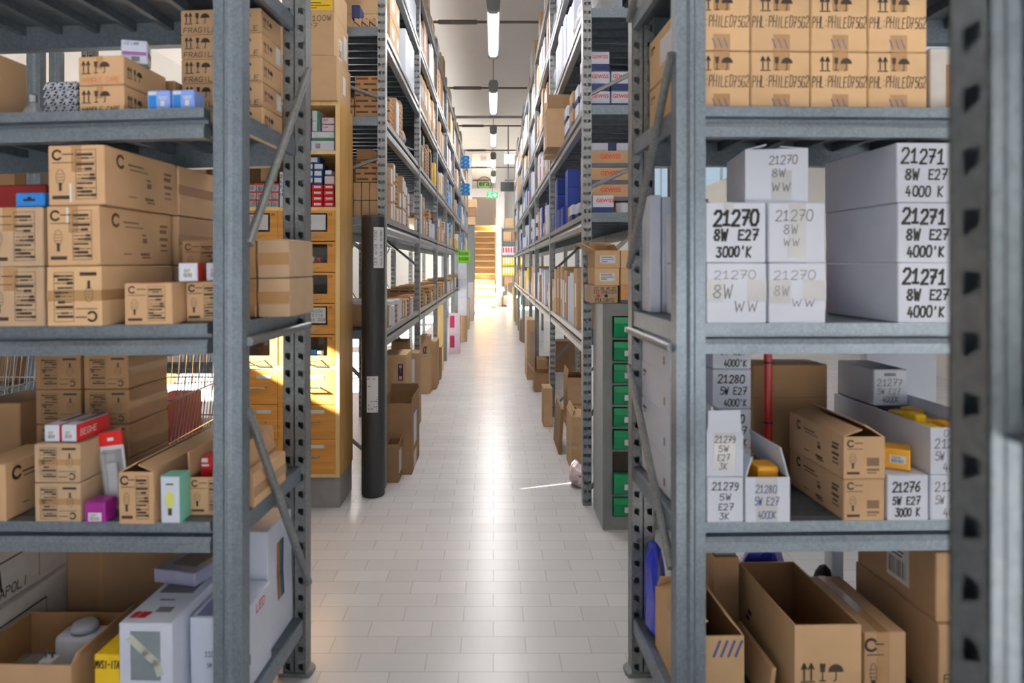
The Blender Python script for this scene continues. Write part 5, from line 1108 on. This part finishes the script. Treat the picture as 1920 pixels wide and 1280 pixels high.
for k, hh in enumerate((.36, .34, .3, .28)):
    o = block('white_carton', .15, .3, hh, WH, T(-.525, 11.75, .0005+sum((.36, .34, .3, .28)[:k])+.001*k), 'big white carton stacked in the aisle, far left, %s' % ['lowest', 'second', 'third', 'topmost'][k], 'box'); patch(o, 'F', .3, .6, .4, .6, PAPER, 'label')
o = block('green_crate', .2, .3, .22, mat('lime_green_crate', (120, 200, 50), .5), T(-.5, 11.75, 1.2855), 'lime green crate on top of the tall white carton stack', 'crate'); rects(o, 'F', [(.1+.12*i, .16+.12*i, .2+.4*j, .45+.4*j) for i in range(7) for j in range(2)], INK, 'opening')
floorbox(872, 879, 618, 560, .4, CB, 'brown carton on the floor past the white stack'); floorbox(878, 888, 601, 530, .4, mat('pale_mauve_card', (196, 184, 184), .6), 'tall pale carton near the far end, left of the aisle')
# right side of the floor
o = floorbox(1072, 1093, 903, 782, .3, CB2, 'sunlit brown carton on the floor at the first right upright', open_={'L': (-20, .05), 'F': (-50, .06)}, dd=0.16); 
o = blob('plastic_bag', (at(1081, 0, 3.93).x, 3.92, .001), (.05, .12, .075), mat('printed_white_film', (226, 206, 206), .25), 'white and red printed bag at the foot of the first right upright', 'bag', 21, .4)
o = floorbox(1064, 1096, 790, 708, .3, CB, 'open carton under the first right bay behind the sunlit one', open_={'L': (-8, .06)}, dd=-.25); tape(o, 'F', 0, 1, TAPE, .45, .5)
o = block('flat_carton', .02, .4, .3, CB3, T(.44, 4.7, .0005) @ Matrix.Rotation(.06, 4, 'Y'), 'flattened cartons leaning under the first right bay', 'box')
o = floorbox(1019, 1036, 800, 728, .2, CB, 'plain brown carton on the floor at the second right upright')
o = floorbox(1003, 1032, 735, 700, .3, CB3, 'low open carton under the second right bay', open_={'L': (40, .1)}); 
o = floorbox(1008, 1034, 700, 674, .28, CB3, 'dark carton behind the low open one, right side', dd=-.64)
o = floorbox(988, 1003, 712, 600, .5, CB, 'tall film-wrapped brown carton under the third right bay'); patch(o, 'F', .4, .9, .1, .8, FILM, 'film')
o = floorbox(1042, 1092, 700, 640, .3, CB3, 'wide dark carton deep under the first right bay', dd=.1)
for k, (px0, px1, pb, pt, m_) in enumerate(((975, 985, 640, 600, CB3), (968, 975, 610, 560, CB), (962, 968, 596, 540, YEL), (952, 960, 582, 530, CBG))):
    floorbox(px0, px1, pb, pt, .4, m_, ['crumpled brown carton before the fourth right bay', 'brown carton before the fifth right bay', 'yellow sack-like carton at the far right', 'greyish carton at the right rack end'][k])
# cartons jutting out at the far end of the left rack
for k in range(3):
    block('cardboard_box', .34, .4, .2, CB2 if k % 2 == 0 else CB3, T(-.62+.02*k, 17.0, 2.25+.21*k) , 'carton on the high ledge at the far left, %s of three' % ['lowest', 'middle', 'topmost'][k], 'box')
lk = empty('tall_locker', 'grey locker standing past the left rack under the high cartons', 'locker', T(-.75, 17.05, 0)); MB().box(-.3, .28, -.22, .22, 0, 2.249).build('body', GREYP, lk); MB().box(.281, .284, -.2, .2, .05, 2.2).build('door', GREYP, lk)
# bookcase at the far right
bc = empty('bookcase', 'grey bookcase of binders at the far right of the aisle end', 'bookcase', T(0, 0, 0))
bx0, bx1, by = .25, .95, 20.55
for x in (bx0, bx1-.02): MB().box(x, x+.02, by, by+.32, 0, 2.4).build('side_panel', GREYP, bc)
zs = [.05, .62, .93, 1.23, 1.55, 1.98, 2.36]
for z in zs: MB().box(bx0+.02, bx1-.02, by, by+.32, z-.025, z).build('shelf', GREYP, bc)
for r_, (z, m_, nm) in enumerate(((1.55, WH, 'white binder with red stripe'), (1.23, YEL, 'yellow binder'), (.93, YEL, 'yellow binder'))):
    for k in range(8):
        o = block('binder', .068, .26, .26, m_, T(bx0+.06+.078*k, by+.15, z+.001), '%s in the far bookcase, %s from left, %s binder row' % (nm, ORD[k], ['top', 'middle', 'bottom'][r_]), 'binder', 'binders in the far bookcase')
        patch(o, 'F', .2, .8, .3, .9, PAPER if r_ else RED, 'spine_label')
for k, (x, z, m_) in enumerate(((.42, .051, CB), (.7, .051, TEAL), (.45, .621, CB3), (.42, 1.981, CB), (.68, 1.981, CB3), (.48, 2.361, CB), (.75, 2.361, CB2))):
    block('cardboard_box', .24, .25, .28 if z < 2 else .3, m_, T(x, by+.15, z), ['brown carton at the foot of the far bookcase', 'teal box at the foot of the far bookcase', 'dark carton above the teal box in the bookcase', 'brown carton on the top inner bookcase shelf', 'dark carton on the top inner bookcase shelf', 'brown carton on top of the bookcase', 'tan carton on top of the bookcase'][k], 'box')
# ------------------------------------------------------------------ behind the left unit
def wire_cart(x0, x1, y0, y1, label):
    t = empty('wire_trolley', label, 'trolley', T(0, 0, 0)); mb = MB(); zb, zt = .46, .93
    sl = lambda z: .06*(z-zb)/(zt-zb)
    for z in (zb, .6, .76, zt):
        s_ = sl(z); mb.path([(x0-s_, y0-s_, z), (x1+s_, y0-s_, z), (x1+s_, y1+s_, z), (x0-s_, y1+s_, z), (x0-s_, y0-s_, z)], .005 if z in (zb, zt) else .003, 6)
    n = int((x1-x0)/.03)
    for k in range(n+1):
        x = x0+(x1-x0)*k/n
        for y, s_ in ((y0, -1), (y1, 1)): mb.tube((x, y, zb), (x, y+s_*.06, zt), .002, 5)
    n = int((y1-y0)/.03)
    for k in range(n+1):
        y = y0+(y1-y0)*k/n
        for x, s_ in ((x0, -1), (x1, 1)): mb.tube((x, y, zb), (x+s_*.06, y, zt), .002, 5)
        mb.tube((x0, y, zb), (x1, y, zb), .002, 5)
    mb.build('basket', CHROME, t)
    MB().path([(x0, y0, .1), (x0, y0, zb)], .01, 8).path([(x1, y0, .1), (x1, y0, zb)], .01, 8).path([(x0, y1, .1), (x0, y1, zb)], .01, 8).path([(x1, y1, .1), (x1, y1, zb)], .01, 8).path([(x0, y0, .14), (x1, y0, .14), (x1, y1, .14), (x0, y1, .14), (x0, y0, .14)], .009, 8).build('frame', CHROME, t)
    MB().path([(x0-.05, y1+.06, zt), (x0-.05, y1+.12, zt+.07), (x1+.05, y1+.12, zt+.07), (x1+.05, y1+.06, zt)], .012, 8).build('handle', REDT, t)
    for x in (x0, x1):
        for y in (y0, y1): MB().tube((x-.012, y, .05), (x+.012, y, .05), .049, 14).build('wheel', BLKP, t)
wire_cart(-1.62, -1.2, 2.5, 2.95, 'chrome wire trolley behind the left front unit, seen past the shaded cartons'); wire_cart(-2.5, -1.98, 2.45, 2.95, 'chrome wire trolley at the far left behind the front unit')
o = block('red_box', .12, .3, .26, DRED, T(-1.29, 2.73, .464), 'dark red box in the near wire trolley', 'box'); o = open_box('open_carton', .2, .3, .2, CB2, T(-1.48, 2.73, .464), 'open tan carton in the near wire trolley', 'box', {'R': (-30, .08)})
MU = T(-2.29, 3.45, 0, 0)
front_unit('galvanised shelving unit standing behind at the far left', MU, -1, 1.2, 0, H=2.6)
for k, (xa, z, w_, h_, m_) in enumerate(((-.3, 1.628, .2, .3, CB3), (-.6, 1.628, .25, .35, CB), (-.3, 1.112, .25, .3, WH), (-.65, 1.112, .3, .28, CB), (-.35, .64, .3, .3, CB3), (-.75, .64, .3, .25, CB), (-.9, 1.628, .24, .3, CB2))):
    block('cardboard_box' if m_ is not WH else 'white_carton', w_, .3, h_, m_, MU @ T(xa, .25, z+.001), '%s on the far left rear unit' % ['dark carton on the upper shelf', 'tall brown carton on the upper shelf', 'white carton on the middle shelf', 'brown carton on the middle shelf', 'dark carton on the third shelf', 'brown carton on the third shelf', 'tan carton on the upper shelf'][k], 'box')
MU2 = T(-1.5, 4.3, 0, 0)
front_unit('galvanised shelving unit behind the wooden cabinet, cartons on its upper shelves', MU2, -1, 1.3, 0, H=2.6)
for k, (xa, z, w_, h_, m_, q) in enumerate(((-.2, 1.628, .24, .34, CB3, 'rightmost'), (-.5, 1.628, .3, .3, CB, 'second'), (-.82, 1.628, .26, .35, CB3, 'third'), (-1.08, 1.628, .2, .3, CB, 'leftmost'), (-.3, 1.112, .3, .3, CB, 'right'), (-.75, 1.112, .3, .26, CB3, 'left'))):
    block('cardboard_box', w_, .3, h_, m_, MU2 @ T(xa, .25, z+.001), '%s of the brown cartons on the %s shelf behind the wooden cabinet' % (q, 'upper' if k < 4 else 'middle'), 'box')
# orange frame and work tables seen through the left rack, before the windows
OR = mat('orange_frame_paint', (224, 140, 50), .45)
of = empty('orange_frame', 'orange pallet rack frame seen through the left aisle rack', 'shelving rack', T(-2.6, 7.2, 0))
for x in (0, -.8):
    for y in (0, 2.4, 4.8): MB().box(x-.04, x+.04, y-.04, y+.04, 0, 3).build('upright', OR, of)
    for y in (0, 2.4):
        for z in (1.2, 1.45, 2.2): MB().box(x-.02, x+.02, y+.04, y+2.36, z-.05, z+.05).build('beam', OR, of)
wt = empty('work_table', 'white topped work table in the bright room behind the left rack', 'table', T(-2.2, 5.6, 0))
MB().box(-.9, .5, -.4, .4, .86, .9).build('table_top', WPL, wt)
for x in (-.85, .45):
    for y in (-.35, .35): MB().box(x-.025, x+.025, y-.025, y+.025, 0, .86).build('leg', GREYP, wt)
for k, (x, y, m_, h) in enumerate(((-1.95, 5.5, GREYP, .26), (-2.3, 5.7, WPL, .34), (-2.7, 5.5, CB, .3))): block('machine_box' if m_ is not CB else 'cardboard_box', .24, .24, h, m_, T(x, y, .901), ['grey apparatus box on the white work table', 'white apparatus box on the white work table', 'brown carton on the white work table'][k], 'box')
